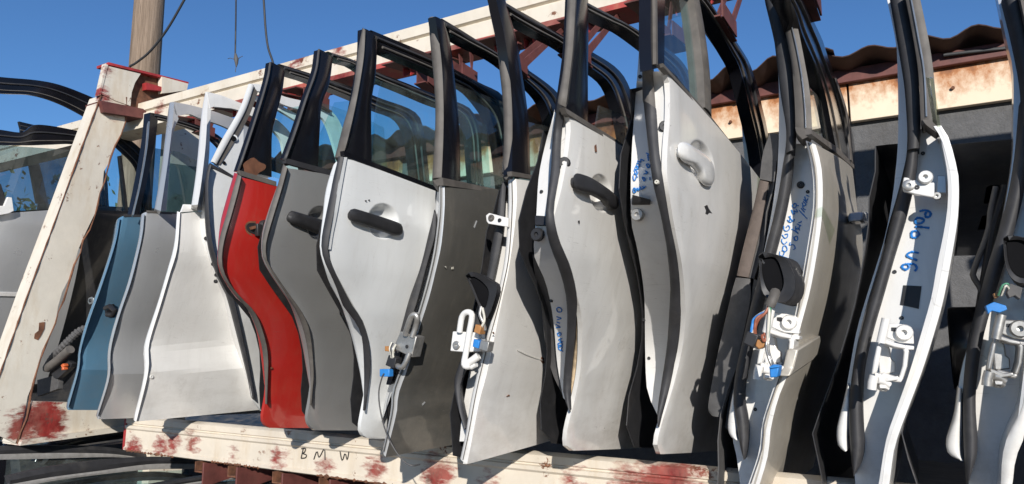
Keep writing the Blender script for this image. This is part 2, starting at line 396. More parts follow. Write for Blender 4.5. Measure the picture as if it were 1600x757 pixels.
# lower rail: folded profile, front face towards -Y with two grooves
def extrude_x(name, prof, x0, x1, mat, parent, n=2, **k):
    A = [[(x, y, z) for (y, z) in prof] for x in np.linspace(x0, x1, n)]
    V = [p for r in A for p in r]; m_ = len(prof)
    Fc = [(i*m_+j, i*m_+(j+1) % m_, (i+1)*m_+(j+1) % m_, (i+1)*m_+j) for i in range(n-1) for j in range(m_)]
    Fc += [tuple(range(m_))[::-1], tuple(range((n-1)*m_, n*m_))]
    return link_mesh(name, V, Fc, mat, parent, **k)
rail_x0 = on_plane(196, 680, 1, RAIL_Y)[0]
zr = RAIL_Z; hr = zr-on_plane(540, 750, 1, RAIL_Y)[2]
Yr = RAIL_Y
prof = [(Yr+.012, zr), (Yr+.022, zr), (Yr+.022, zr-hr), (Yr+.004, zr-hr), (Yr-.004, zr-hr+.004), (Yr-.004, zr-hr+.012), (Yr+.001, zr-hr+.016), (Yr+.002, zr-.046), (Yr-.004, zr-.040), (Yr-.004, zr-.031), (Yr+.004, zr-.029), (Yr+.004, zr-.026), (Yr-.001, zr-.023), (Yr-.001, zr-.006)]
extrude_x('lower_rail', prof, rail_x0, 1.4, m_rail, rack, 12, angle=25)
rj = random.Random(4)
for a_ in range(8):
    x_ = np.linspace(rail_x0+.02+a_*.45, rail_x0+.02+a_*.45+rj.uniform(.2, .42), 46)
    tube('rust_edge', [(x, Yr-.0035, zr-hr+.003) for x in x_], [.0012+.0045*max(0, rj.gauss(.2, .45)) for x in x_], M['rust'], rack, 5)
box('rail_end_cap', (rail_x0-.012, Yr+.0, zr-hr+.004), (rail_x0-.0005, Yr+.06, zr-.01), M['redp'], rack)
# upper beam
hb = zb_top-zb_bot
yb = BEAM_Y
prof = [(yb, zb_top), (yb+.1, zb_top), (yb+.1, zb_bot), (yb, zb_bot), (yb, zb_bot+hb*.52), (yb+.012, zb_bot+hb*.56), (yb+.012, zb_bot+hb*.62), (yb, zb_bot+hb*.66)]
bx0 = on_plane(-60, 235, 1, BEAM_Y)[0]
extrude_x('upper_beam', prof, bx0, 1.6, m_beam, rack, 14, angle=25)
m_lip = steel('lip_paint', (.40, .06, .05), [((-0.9+.42*i, yb-.02, zb_bot-.02), .17) for i in range(-4, 4)], .75, 5.0)
box('beam_flange', (-2.40, yb-.012, zb_bot-.018), (1.6, yb+.1, zb_bot-.001), m_lip, rack)
box('beam_flange', (bx0, yb-.006, zb_bot-.012), (-2.401, yb+.1, zb_bot-.001), m_beam, rack)
# left front post (leaning), seen mostly on its +X face
seam = [(158, 150), (130, 225), (86.5, 345), (43, 462), (0, 585), (-28, 668)]
redge = [(196, 152), (194, 175), (192, 195), (173, 240), (142, 347), (127, 380), (92, 480), (60, 565), (45, 624), (26, 694)]
S3 = [P3(*p) for p in resample(seam, 14, False)]; R3 = [P3(*p) for p in resample(redge, 30, False)]
rr = random.Random(5)
R3j = [np.array(p)+np.array([0, rr.uniform(-.009, .012), 0]) for p in R3]; R3j[0] = R3[0]; R3j[-1] = R3[-1]
def ladder(L, R, off, name, mat, parent, n=26, mcross=3, **k):
    Lr = resample(L, n, False); Rr = resample(R, n, False)
    A = np.array([[Lr[i]+(Rr[i]-Lr[i])*t for t in np.linspace(0, 1, mcross)] for i in range(n)])
    return slab(name, A, off, mat, parent, **k)
ladder(S3, R3j, (-.012, 0, 0), 'post_web', m_post, rack, angle=25)
ladder([p+np.array([-.001, -.001, 0]) for p in S3], [p+np.array([-.085, -.001, 0]) for p in S3], (0, .012, 0), 'post_flange', m_post, rack, angle=25)
tube('weld_seam', [p+np.array([.001, -.001, 0]) for p in resample(S3, 40, False)], [.0016+.0022*rr.random() for _ in range(40)], M['rust'], rack, 6)
# rusty torn edge pieces
rp = [np.array(p)+np.array([.001, .004+rr.uniform(-.003, .006), 0]) for p in R3]
tube('rust_edge', rp, [.0015+.003*rr.random() for _ in rp], M['rust'], rack, 6)
hole = crop(0, 380, .498, [(122, 250), (140, 248), (138, 270), (128, 290), (118, 305), (106, 300), (108, 285), (120, 275)])
prism('rust_patch', [P3(*p)+np.array([.0015, 0, 0]) for p in hole], (.001, 0, 0), M['rust'], rack)
# head of the end frame
head = [(168, 100), (292, 131), (300, 172), (205, 172), (160, 149)]
prism('head_plate', [P3(*p)+np.array([-.02, 0, 0]) for p in [(168, 102), (290, 132), (293, 178), (200, 172), (158, 150)]], (-.012, 0, 0), M['rust'], rack)
prism('head_sheet', [P3(*p)+np.array([.004, 0, 0]) for p in [(169, 104), (219, 116), (210, 130), (205, 145), (203, 166), (180, 158), (157, 147)]], (-.018, 0, 0), m_post, rack)
top = [P3(168, 98), P3(293, 129), P3(293, 132), P3(168, 102)]
prism('head_flange', [p+np.array([.008, 0, 0]) for p in top], (-.09, 0, 0), M['redp'], rack)
prism('head_flange', [P3(*p)+np.array([.006, -.002, 0]) for p in [(165, 100), (168.5, 103), (157, 150), (154, 150)]], (-.03, 0, 0), m_post, rack)
prism('head_gusset', [P3(*p)+np.array([.012, 0, 0]) for p in [(226, 130), (251, 137), (250, 143), (226, 141)]], (-.03, 0, 0), M['redp'], rack)
prism('head_stub', [P3(*p)+np.array([.015, 0, 0]) for p in [(250, 121), (291, 132), (289, 142), (262, 146), (250, 147)]], (-.03, 0, 0), m_beam, rack)
low = [P3(153, 159), P3(240, 176), P3(240, 190), P3(157, 177)]
prism('head_lower_flange', [p+np.array([.025, 0, 0]) for p in low], (-.12, 0, 0), M['brown'], rack)
# base beam of the end frame, running back under the doors
bl = [(48, 627), (190, 632), (190, 670), (20, 694)]
prism('base_beam', [P3(*p) for p in [(52, 627), (230, 634), (230, 666), (24, 693)]], (-.1, 0, 0), m_post, rack)
prism('base_flange', [P3(*p)+np.array([.025, 0, 0]) for p in [(30, 687), (230, 661), (230, 668), (26, 696)]], (-.13, 0, 0), m_post, rack)
rl = [P3(312, 240), P3(345, 640)]
box('rear_leg', (PX-.10, P3(270, 260)[1], .0), (PX-.02, P3(318, 260)[1], zb_top-.05), m_beam, rack)
box('end_post', (1.15, RAIL_Y+.02, 0), (1.3, RAIL_Y+.14, zr-hr-.001), m_rail, rack)
box('end_post', (1.15, BEAM_Y+.12, 0), (1.3, BEAM_Y+.24, zb_top+.1), m_beam, rack)

# gussets and hooks under the lower rail
gus = [(317, 716), (369, 724), (440, 734), (514, 743), (590, 752), (690, 760), (775, 768), (905, 778), (1030, 788)]
for gx, gy in gus:
    p = on_plane(gx, gy, 1, Yr-.012)
    x0, z0 = p[0], zr-hr-.002
    V = [((x0, Yr-.012, z0), (x0, Yr-.012, z0-.075), (x0, Yr+.15, z0-.055), (x0, Yr+.15, z0-.03)), ]
    prism('gusset', V[0], (.006, 0, 0), M['brown'], rack, bevel=.001)
    xh = x0-.022
    multi_prism('hook', [
        ([(xh-.02, Yr-.008, z0-.028), (xh+.018, Yr-.008, z0-.028), (xh+.018, Yr-.008, z0-.032), (xh-.02, Yr-.008, z0-.032)], (0, .14, 0)),
        ([(xh-.02, Yr-.008, z0), (xh-.016, Yr-.008, z0), (xh-.016, Yr-.008, z0-.028), (xh-.02, Yr-.008, z0-.028)], (0, .14, 0))], M['rust'], rack)

# ------------------------------------------------------------------ car doors
P_REAR = [(1.0, -.20), (1.30, -.152), (1.345, -.140), (1.42, -.122), (1.50, -.103), (1.57, -.08), (1.66, -.045), (1.75, -.018), (1.85, 0), (2.0, .004), (2.15, 0), (2.7, -.03)]
DOORS = 'car doors standing in a row on the rack'
class Door:
    """one car door. front: its hinge edge lies in the plane Y = y0 and gives the cross-section; rear: the
    cross-section is given and the edge (wheel arch) is measured on it."""
    def __init__(s, label, edge, x0=None, y0=None, scale=1.0, front=False, jamb_off=.06, k=.12, L=.85, group=DOORS, pillar=None, kink=None):
        s.ang = 7 if kink else 30; s.front = front; s.joff = jamb_off; s.k = k; s.L = L
        if front:
            if kink: dense = [tuple(p) for p in np.r_[resample(edge[:kink+1], 26), resample(edge[kink:], 12)[1:]]]
            else: dense = [tuple(p) for p in resample(edge, 40)]
            P = np.array([on_plane(*p, 1, y0) for p in dense]); P = P[np.argsort(P[:, 2])]
            s.zt = np.r_[P[0, 2]-.3, P[:, 2], P[-1, 2]+.6]; s.xt = np.r_[P[0, 0]-.08, P[:, 0], P[-1, 0]-.025]
            s.ze = np.array([0, 3.]); s.ye = np.array([y0, y0]); s.x0 = P[-1, 0]
        else:
            s.zt = np.array([p[0] for p in P_REAR]); s.xt = x0+scale*np.array([p[1] for p in P_REAR]); s.x0 = x0
        s.y0 = y0
        s.edge3 = np.array([hit(*p, s.skin()) for p in resample(edge, 40)]) if not front else np.array([on_plane(*p, 1, y0) for p in dense])
        if not front:
            o = np.argsort(s.edge3[:, 2]); s.ze = s.edge3[o, 2]; s.ye = s.edge3[o, 1]
            if pillar:
                Q = np.array([hit(*p, s.skin()) for p in resample(pillar, 14)]); Q = Q[np.argsort(Q[:, 2])]; Q = Q[Q[:, 2] > s.ze[-1]+.015]
                s.ze = np.r_[s.ze, Q[:, 2]]; s.ye = np.r_[s.ye, Q[:, 1]]
        b = s.edge3[-1]
        s.root = thing('car_door', label, 'car door', (float(b[0]), float(b[1]), float(b[2])), group)
    def X(s, z): return np.interp(z, s.zt, s.xt)
    def Ye(s, z): return np.interp(z, s.ze, s.ye)
    def skin(s, off=0.0): return lambda P: P[..., 0]-s.X(P[..., 2])-off
    def jamb(s, off=None):
        off = s.joff if off is None else off
        return lambda P: P[..., 1]-s.Ye(P[..., 2])-s.k*(s.X(P[..., 2])-P[..., 0])-off
    # -- pieces
    def panel(s, mat, belt_far, bottom_far, name='outer_panel', rows=44, cols=14, inner=None, W=.115, crown=.006):
        E = s.edge3
        if s.ang != 7: E = resample(E, rows, False)
        rows = len(E)
        zb, z_bot = E[0, 2], E[:, 2].min()
        bf = hit(*belt_far, s.skin()); of = hit(*bottom_far, s.skin())
        yf = E[:, 1].min()+s.L
        def ext(a, b): 
            t = (yf-a[1])/max(.02, b[1]-a[1]); return a[2]+(b[2]-a[2])*t
        zbf = zb+max(-.12, min(.2, ext(E[0], bf)-zb)); zof = E[-1, 2]+max(-.06, min(.10, ext(E[-1], of)-E[-1, 2]))
        A = np.zeros((rows, cols, 3))
        us = np.linspace(0, 1, cols)**1.5
        for i in range(rows):
            t = (zb-E[i, 2])/(zb-z_bot); zf = zbf+(zof-zbf)*t
            for j, u in enumerate(us):
                y = E[i, 1]+(yf-E[i, 1])*u; z = E[i, 2]+(zf-E[i, 2])*u
                A[i, j] = (s.X(z)+crown*sin(pi*min(1, u))*1.0 - (.0 if j else .002), y, z)
        s.A = A; s.bf = bf; s.zbf = zbf; s.zof = zof; s.yf = yf
        o = slab(name, A, (-.009, 0, 0), mat, s.root, angle=s.ang)
        # inner shell: belt top, inside, bottom
        im = inner or M['plastic']
        ys = np.linspace(0, 1, 5)
        B = np.zeros((18, 5, 3))
        E2 = resample(E, 14, False)
        for j, u in enumerate(ys):
            for i in range(14):
                t = (zb-E2[i, 2])/(zb-z_bot); zf = zbf+(zof-zbf)*t
                y0_ = s.Ye(E2[i, 2])+s.joff+.012
                y = y0_+(yf-y0_)*u; z = E2[i, 2]+(zf-E2[i, 2])*u
                tt = min(1, .35+1.6*min(t, 1-t)+.4)
                B[i+2, j] = (s.X(z)-W*tt, y, z)
            B[0, j] = (s.X(B[2, j, 2])-.011, B[2, j, 1], B[2, j, 2]-.004); B[1, j] = B[2, j]*[1, 1, 1]+[.02, 0, .0]
            B[16, j] = (s.X(B[15, j, 2])-.06, B[15, j, 1], B[15, j, 2]-.002); B[17, j] = (s.X(B[15, j, 2])-.011, B[15, j, 1], B[15, j, 2]+.002)
        slab('inner_panel', B, (.002, 0, .0), im, s.root, angle=40)
        return o
    def ribbon(s, name, L, R, surf, mat, off, n=30, m_=5, bulge=None, parent=None, smooth=True, angle=50):
        Lp = np.array([hit(*p, surf) for p in resample(L, n, smooth)]); Rp = np.array([hit(*p, surf) for p in resample(R, n, smooth)])
        us = np.linspace(0, 1, m_)
        A = Lp[:, None]*(1-us)[None, :, None]+Rp[:, None]*us[None, :, None]
        if bulge is not None: A = A+np.sin(pi*us)[None, :, None]**.6*np.array(bulge, float)[None, None]
        return slab(name, A, off, mat, parent or s.root, angle=angle)
    def jamb_ribbon(s, name, L, R, mat, off=None, thick=.03, bulge=0.0, parent=None, **k):
        return s.ribbon(name, L, R, s.jamb(off), mat, (-max(0.0, -s.x0/1.3)*thick, thick, 0), bulge=(0, -bulge, 0) if bulge else None, parent=parent, **k)
    def skin_ribbon(s, name, L, R, mat, off=0.0, thick=.02, bulge=0.0, parent=None, **k):
        return s.ribbon(name, L, R, s.skin(off), mat, (-thick, 0, 0), bulge=(bulge, 0, 0) if bulge else None, parent=parent, **k)
    def poly(s, name, pts, mat, off=0.0, thick=.004, surf=None, vec=None, parent=None, **k):
        f = surf or s.skin(off)
        return prism(name, [hit(*p, f) for p in pts], vec or (-thick, 0, 0), mat, parent or s.root, **k)
    def rail(s, upper, lower, mat=None, off=-.006, name='top_rail', lip=True, n=34, drop=70, ch=True):
        mat = mat or M['black']
        if drop and lip and upper[-1][1] > upper[0][1]+60:
            def down(q):
                v = np.array(q[-1], float)-np.array(q[-2], float); v /= np.linalg.norm(v); v = v*.6+np.array([.06, .8]); return q+[tuple(np.array(q[-1])+v/np.linalg.norm(v)*drop)]
            upper, lower = down(upper), down(lower)
        def trim(q):
            v = np.array(q[1], float)-np.array(q[0], float); L_ = np.linalg.norm(v); return [tuple(np.array(q[0])+v*min(.6, cut/L_))]+list(q[1:])
        cut = max(0, 13*min(1, -s.x0/1.0)) if s.x0 > -1.5 else 2; upper, lower = trim(upper), trim(lower)
        o = s.skin_ribbon(name, upper, lower, mat, off=off, thick=.03 if s.x0 > -1.5 else .012, n=n, m_=4)
        if lip and ch:
            mid = [((a[0]*.62+b[0]*.38), (a[1]*.62+b[1]*.38)) for a, b in zip(resample(upper, n), resample(lower, n))]
            P = [hit(*p, s.skin(off+.001)) for p in mid]
            tube('channel_lip', P, .0045, M['rubber'], o, 6)
            mid = [((a[0]*.2+b[0]*.8), (a[1]*.2+b[1]*.8)) for a, b in zip(resample(upper, n), resample(lower, n))]
            P = [hit(*p, s.skin(off+.001)) for p in mid]
            tube('glass_run', P, .003, M['rubber_b'], o, 6)
        return o
    def glass_pane(s, pts, mat=None, off=-.02):
        return s.poly('glass', pts, mat or M['glass'], off=off, thick=.004, smooth=False)
    def stroke(s, lines, r=.0015, mat=None, off=None, name='handwriting', surf=None, parent=None):
        f = surf or s.jamb((s.joff if off is None else off)-.0012)
        V = []; Fc = []
        for q_, l in enumerate(lines):
            P_ = [hit(*p, f) for p in resample(l, max(6, 4*len(l)))]
            rr_ = [r*(.72+.38*abs(sin(1.9*i+q_))+.12*sin(5.1*i+2*q_)) for i in range(len(P_))]
            v, fc = tube_data(P_, rr_, 5, len(V)); V += v; Fc += fc
        return link_mesh(name, V, Fc, mat or M['ink_b'], parent or s.root, angle=60)
    def disc(s, name, px, py, rpx, mat, surf, axis, h=.008, parent=None, segs=14, hole=None):
        c = hit(px, py, surf); r = rpx*abs((c-EYE)@FW)/F_PX
        return button(name, c, r, axis, h, mat, parent or s.root, segs, hole)
def button(name, c, r, axis, h, mat, parent, segs=14, hole=None):
    ax = np.array(axis, float); ax /= np.linalg.norm(ax)
    u = np.cross(ax, [0, 0, 1.0]); u /= np.linalg.norm(u); v = np.cross(ax, u)
    prof = [(r, -.004), (r, h*.6), (r*.85, h), (r*.35, h), (r*.3, h*.3), (.0008, h*.25)]
    V = []; Fc = []
    for rad, d in prof:
        for k in range(segs):
            a = 2*pi*k/segs; V.append(c+ax*d+rad*(u*cos(a)+v*sin(a)))
    for i in range(len(prof)-1):
        for k in range(segs):
            Fc.append((i*segs+k, i*segs+(k+1) % segs, (i+1)*segs+(k+1) % segs, (i+1)*segs+k))
    return link_mesh(name, V, Fc, mat, parent, angle=40)
def px_per_m(c): return F_PX/abs((np.array(c)-EYE)@FW)

def handle(d, bar, cup_c, cup_r, mat_bar, mat_body, out=.018):
    """pull handle: shaped grip standing off the dish pressed into the skin"""
    n = len(bar)
    f2 = d.skin(out)
    A = np.array([hit(*p, f2) for p in resample(bar+[bar[0]], 40)[:-1]]); c = A.mean(0)
    lev = [(.86, -.012), (1.0, -.009), (1.0, -.006), (.90, -.001), (.72, .002), (.4, .003)]
    V = []; Fc = []; q = len(A)
    for sc_, dx in lev:
        for p in A: V.append(c+(p-c)*np.array([1, 1, 1])*(1 if sc_ == 1 else sc_)+np.array([dx, 0, 0]))
    for i in range(len(lev)-1):
        for k in range(q): Fc.append((i*q+k, i*q+(k+1) % q, (i+1)*q+(k+1) % q, (i+1)*q+k))
    Fc.append(tuple((len(lev)-1)*q+k for k in range(q))); Fc.append(tuple(range(q))[::-1])
    hb_ = link_mesh('handle', V, Fc, mat_bar, d.root, angle=50)
    ext = A[np.argsort(A[:, 1])]
    for e in (ext[:4].mean(0), ext[-4:].mean(0)):
        e = e+(c-e)*.16
        tube('handle_foot', [e+np.array([-out-.004, 0, 0]), e+np.array([-.008, 0, 0])], .009, mat_bar, hb_, 10)
    return hb_
def carve_cup(d, cup_c, cup_r, depth=.024):
    """press a round dish into the skin under the handle"""
    o = [c for c in d.root.children if c.name.startswith('outer_panel')][0]
    rx, ry, rot = cup_r; off = Vector(ORIG[d.root.name])
    me = o.data; bm = bmesh.new(); bm.from_mesh(me)
    def q(co):
        dd = np.array(co+off)-EYE; z = dd@FW
        u, v = CX+F_PX*(dd@RT)/z-cup_c[0], CY-F_PX*(dd@UP)/z-cup_c[1]
        return hypot((u*cos(rot)+v*sin(rot))/rx, (-u*sin(rot)+v*cos(rot))/ry)
    for cuts in (3, 3):
        fs = [f for f in bm.faces if abs(f.normal.x) > .5 and (q(f.calc_center_median()) < 1.45 or min(q(v.co) for v in f.verts) < 1.2)]
        es = {e for f in fs for e in f.edges}
        bmesh.ops.subdivide_edges(bm, edges=list(es), cuts=cuts, use_grid_fill=True)
    for v in bm.verts:
        t = q(v.co)
        if t < 1.0:
            k = min(1, (1-t)/.42); v.co.x -= depth*(k*k*(3-2*k))
    for f in bm.faces: f.smooth = True
    bm.to_mesh(me); bm.free()
def pbox(name, x0, y0, x1, y1, yf, depth, mat, parent, skew=0.0, bevel=.0012):
    """box whose face measures those pixels at distance plane Y = yf, going back by depth"""
    pts = [on_plane(x0, y0, 1, yf), on_plane(x1, y0+skew, 1, yf), on_plane(x1, y1+skew, 1, yf), on_plane(x0, y1, 1, yf)]
    return prism(name, pts, (0, depth, 0), mat, parent, bevel=bevel)
def ppoly(name, pts, yf, depth, mat, parent, bevel=.0010): return prism(name, [on_plane(*p, 1, yf) for p in pts], (0, depth, 0), mat, parent, bevel=bevel)
def ptube(name, pts, r, mat, parent, sides=8, n=None): return tube(name, [on_plane(x, y, 1, Y) for x, y, Y in pts], r, mat, parent, sides, n)
def boot(d, outer, opening, yf, mat, depth=.07, folds=4, shift=(9, 4)):
    """rubber mirror gaiter: a hollow mouth and a stack of folds behind it"""
    out = [np.array(p, float) for p in resample(outer+[outer[0]], 30)[:-1]]; inn = [np.array(p, float) for p in resample(opening+[opening[0]], 30)[:-1]]
    V = []; Fc = []; q = 30
    c = np.mean(out, 0); rings = [(inn, yf+.035, .82), (inn, yf, 1.0), (out, yf-.004, .97), (out, yf, 1.0)]
    for ring, y, k in rings:
        cc = np.mean(ring, 0)
        for p in ring: V.append(on_plane(*(cc+(p-cc)*k), 1, y))
    nr = len(rings)
    for i in range(folds*2):
        y = yf+.012+depth*i/(folds*2); k = 1.0 if i % 2 else .84
        sh = np.array(shift)*(i+1)/(folds*2)
        for p in out: V.append(on_plane(*(c+sh+(p-c)*k), 1, y))
    tot = nr+folds*2
    for i in range(tot-1):
        for j in range(q): Fc.append((i*q+j, i*q+(j+1) % q, (i+1)*q+(j+1) % q, (i+1)*q+j))
    Fc.append(tuple(range(q)))
    g_ = link_mesh('mirror_gaiter', V, Fc, mat, d.root, angle=35)
    ppoly('gaiter_mouth', [tuple(np.mean(inn, 0)+(p-np.mean(inn, 0))*.93) for p in inn], yf+.006, .004, M['void'], g_, 0)
    return g_

# ---- blue door
D1 = Door('steel blue door with a black window frame, right of the leaning end post', [(193.7, 338), (184.6, 379), (163, 441), (145, 487), (134, 522), (128.5, 552), (126.6, 578), (107.7, 641)], y0=1.45, front=True, L=.72, kink=6)
D1.panel(M['blue'], (219, 339), (151.7, 642))
D1.jamb_ribbon('hem', [(182, 345), (175.5, 382), (155, 447), (139, 493), (129, 526), (122.6, 552), (119.7, 578), (104.4, 633)], [(192.5, 338), (184, 379), (162.5, 441), (144.5, 487), (133.5, 522), (128, 552), (126, 578), (107, 641)], M['blue'], off=-.0, thick=.05, bulge=.004)
D1.jamb_ribbon('hem_fold', [(186, 343), (178.5, 382), (157.5, 447), (141, 493), (130.8, 526), (124.5, 552), (122, 578), (106, 637)], [(187.5, 342), (180, 382), (159, 447), (142.4, 493), (132, 526), (125.6, 552), (123.2, 578), (106.8, 637)], M['blue'], off=-.010, thick=.012)
D1.skin_ribbon('front_pillar', [(235, 176), (231, 218), (221, 277), (209, 336)], [(247, 186), (242, 224), (230, 282), (217, 336)], M['black'], off=-.01, thick=.04)
D1.jamb_ribbon('pillar_trim', [(231.5, 190), (228, 230), (218.5, 285), (206.5, 336)], [(234, 190), (230.5, 230), (221, 285), (209, 336)], M['alu'], off=.0, thick=.02)
D1.rail([(235, 176), (262, 182), (320, 200), (356, 225), (372, 262)], [(247, 187), (262, 191), (312, 208), (342, 232), (356, 262)], off=-.01)
D1.glass_pane([(243, 232), (280, 238), (330, 262), (325, 345), (219, 338), (229, 285)], M['glass_l'], off=-.025)
D1.poly('belt_strip', [(194, 335.5), (240, 336), (240, 340), (194, 339)], M['rubber'], off=.002)
ptube('lock_clip', [(165, 482, 1.43), (172, 479, 1.42), (180, 486, 1.42), (176, 493, 1.42), (168, 492, 1.43)], .009, M['plastic'], D1.root, 6)
D1.poly('clip_plate', [(166, 478), (179, 475), (180, 492), (167, 494)], M['plastic'], off=.012, thick=.014, bevel=.002)
ppoly('side_tag', [(138, 466), (143, 464), (146, 466), (145, 474), (139, 476), (137, 472)], 1.47, .004, M['alu'], D1.root)
button('tag_eye', on_plane(141, 470, 1, 1.469), .007, (0, -1, 0), .003, M['plastic'], D1.root, 10)

# ---- silver door
D2 = Door('silver grey door with grey window frame, between blue door and a white one', [(229.6, 331.6), (225, 376), (209, 437.6), (192.7, 486.6), (181, 522), (176, 552), (174.5, 585), (155, 655.5)], y0=1.36, front=True, L=.8, kink=6)
D2.panel(M['silver'], (276, 335), (209, 653.5))
D2.jamb_ribbon('hem', [(220.5, 336.5), (217, 372), (201, 437.6), (184.6, 486.6), (173, 526), (168, 555), (167.3, 591), (150.7, 647)], [(229, 331.6), (224.4, 376), (208.4, 437.6), (192, 486.6), (180.4, 522), (175.4, 552), (174, 585), (154.4, 655)], M['silver'], off=0, thick=.05, bulge=.004)
D2.jamb_ribbon('hem_fold', [(224, 335), (220, 372), (204, 437.6), (187.5, 486.6), (176, 526), (171, 555), (169.6, 591), (152, 650)], [(225.6, 335), (221.6, 372), (205.6, 437.6), (189, 486.6), (177.5, 526), (172.4, 555), (171, 591), (153, 650)], M['silver'], off=-.010, thick=.012)
D2.jamb_ribbon('front_pillar', [(265.5, 160), (260, 208), (253, 263), (242, 327)], [(272, 162), (268, 208), (261, 263), (251, 330)], M['silver'], off=.01, thick=.05)
D2.skin_ribbon('pillar_face', [(272, 162), (268, 208), (261, 263), (251, 330)], [(279, 186), (271.5, 206), (266, 250), (260, 330)], M['silver'], off=-.012, thick=.008)
D2.rail([(268, 159), (290, 163), (313, 168.5), (345, 178), (385, 196), (405, 230)], [(272, 178), (279, 181), (296, 178.5), (312, 185), (350, 198), (376, 214), (388, 240)], M['silver'], off=-.012, ch=False)
D2.glass_pane([(263, 255), (330, 264), (380, 275), (372, 345), (255, 332)], M['glass_l'], off=-.03)
D2.poly('belt_strip', [(230, 329), (290, 333.5), (290, 337.5), (230, 332.5)], M['rubber_b'], off=.002)

# ---- white door with the grey lower flank
D3 = Door('white door with low sharp crease and white window frame, right of the silver door', [(282, 334), (277.5, 388.7), (266, 428), (251.5, 477), (238.4, 519), (232.5, 545), (232, 583), (213.7, 659)], y0=1.29, front=True, L=.80, kink=6)
D3.panel(M['white'], (325, 323), (410, 640))
D3.jamb_ribbon('hem', [(277, 330), (272.7, 379), (263, 418), (246.6, 473.5), (230, 522), (224, 548), (224.7, 588), (208.8, 654)], [(281.4, 332), (277, 388.7), (265.5, 428), (251, 477), (237.8, 519), (232, 545), (231.4, 583), (213, 659)], M['white'], off=-.004, thick=.05, bulge=.004)
D3.jamb_ribbon('front_pillar', [(320.5, 146), (315, 178), (310.5, 230.5), (305.6, 276), (299, 321)], [(325, 152), (322.5, 208), (320, 240), (314, 290), (309, 320)], M['white'], off=.004, thick=.06)
D3.skin_ribbon('pillar_face', [(325, 152), (322.5, 208), (320, 240), (314, 290), (309, 320)], [(329.5, 170), (328, 208), (327, 240), (323, 285), (318, 322)], M['white'], off=-.015, thick=.008)
D3.rail([(322, 143.5), (345, 149), (372.5, 160), (420, 178), (455, 210), (462, 240)], [(326, 170), (333, 167), (352, 169), (369, 171.5), (405, 188), (436, 214), (444, 240)], M['white'], off=-.014, ch=False)
D3.poly('belt_step', [(287.6, 319.5), (330, 322), (330, 328), (283, 332)], M['white'], off=.003, thick=.006)
button('drain_plug', hit(236.5, 589, D3.skin()), .006, (1, 0, 0), .003, M['white'], D3.root, 10)

# ---- white door with body-coloured triangular quarter panel
D4 = Door('white door with white triangular window corner with two holes, beside the red door', [(328.5, 261.5), (325, 283), (326, 328), (330, 372), (338, 405), (350, 441), (363, 460), (382, 541.6), (392, 590), (398, 626), (410, 642.5)], x0=-1.80, scale=1.05, pillar=[(392, 131), (375.7, 172), (349.6, 217.5), (331.5, 253)])
D4.panel(M['white_c'], (367, 279), (425, 639))
D4.jamb_ribbon('seal', [(327, 256), (321, 283), (320, 328), (323.5, 372), (331, 405), (344, 440), (355, 462), (376, 541.6), (388.5, 590), (395, 622)], [(330, 258), (325.5, 283), (326.5, 328), (330.5, 372), (338.5, 405), (350.5, 441), (363, 460), (382, 541.6), (392, 590), (398, 626)], M['rubber'], off=-.012, thick=.04, bulge=.004)
D4.jamb_ribbon('jamb', [(318, 290), (315, 330), (315, 356), (322, 389), (333, 421), (350, 467), (363, 525), (374, 558), (385, 590), (396, 626)], [(322, 290), (322, 330), (325, 372), (332, 405), (345, 440), (356, 462), (377, 541.6), (389, 590), (393, 610), (397, 628)], M['white'], off=.03, thick=.03)
for px, py in ((322, 373), (333, 413), (338, 430), (337, 440)): button('trim_clip', hit(px, py, D4.jamb(.028)), .006, (0, -1, 0), .004, M['plastic'], D4.root, 8)
D4.skin_ribbon('corner_panel', [(393, 143), (380, 176), (356, 224), (336, 257)], [(396, 150), (381, 180), (380, 237), (368, 277)], M['white_c'], off=-.012, thick=.006, smooth=False)
D4.skin_ribbon('corner_rim', [(391, 131), (375.7, 172), (349.6, 217.5), (331.5, 253)], [(397, 134), (383, 174), (357, 222), (338, 257)], M['white_c'], off=-.004, thick=.008, bulge=.002)
D4.skin_ribbon('shaded_groove', [(396, 137), (381, 176), (355, 224), (336.5, 256)], [(403, 144), (389, 182), (363, 228), (344, 258)], M['rubber_b'], off=-.009, thick=.006)  # groove shade is put into the colour of this dark strip
D4.rail([(392, 130.5), (413, 134), (441, 150), (480, 160), (516, 173), (535, 200)], [(400, 142), (413, 146), (441, 163), (470, 172), (500, 182), (515, 206)], M['white_c'], off=-.008, ch=False)
D4.rail([(392, 148), (412, 152), (440, 166), (470, 182)], [(390, 156), (410, 160), (438, 174), (464, 190)], M['white_c'], off=-.03, name='inner_rail', lip=False)
D4.poly('belt_strip', [(328.5, 255), (367.6, 277), (369, 281), (329, 261)], M['rubber'], off=.004)
D4.disc('hole_rim', 365, 217, 6.5, M['white_c'], D4.skin(-.012), (1, -.3, 0), .004)
D4.disc('hole', 365, 217, 4.2, M['void'], D4.skin(-.007), (1, -.3, 0), .003)
D4.disc('hole', 350, 255, 2.8, M['void'], D4.skin(-.011), (1, -.3, 0), .003)

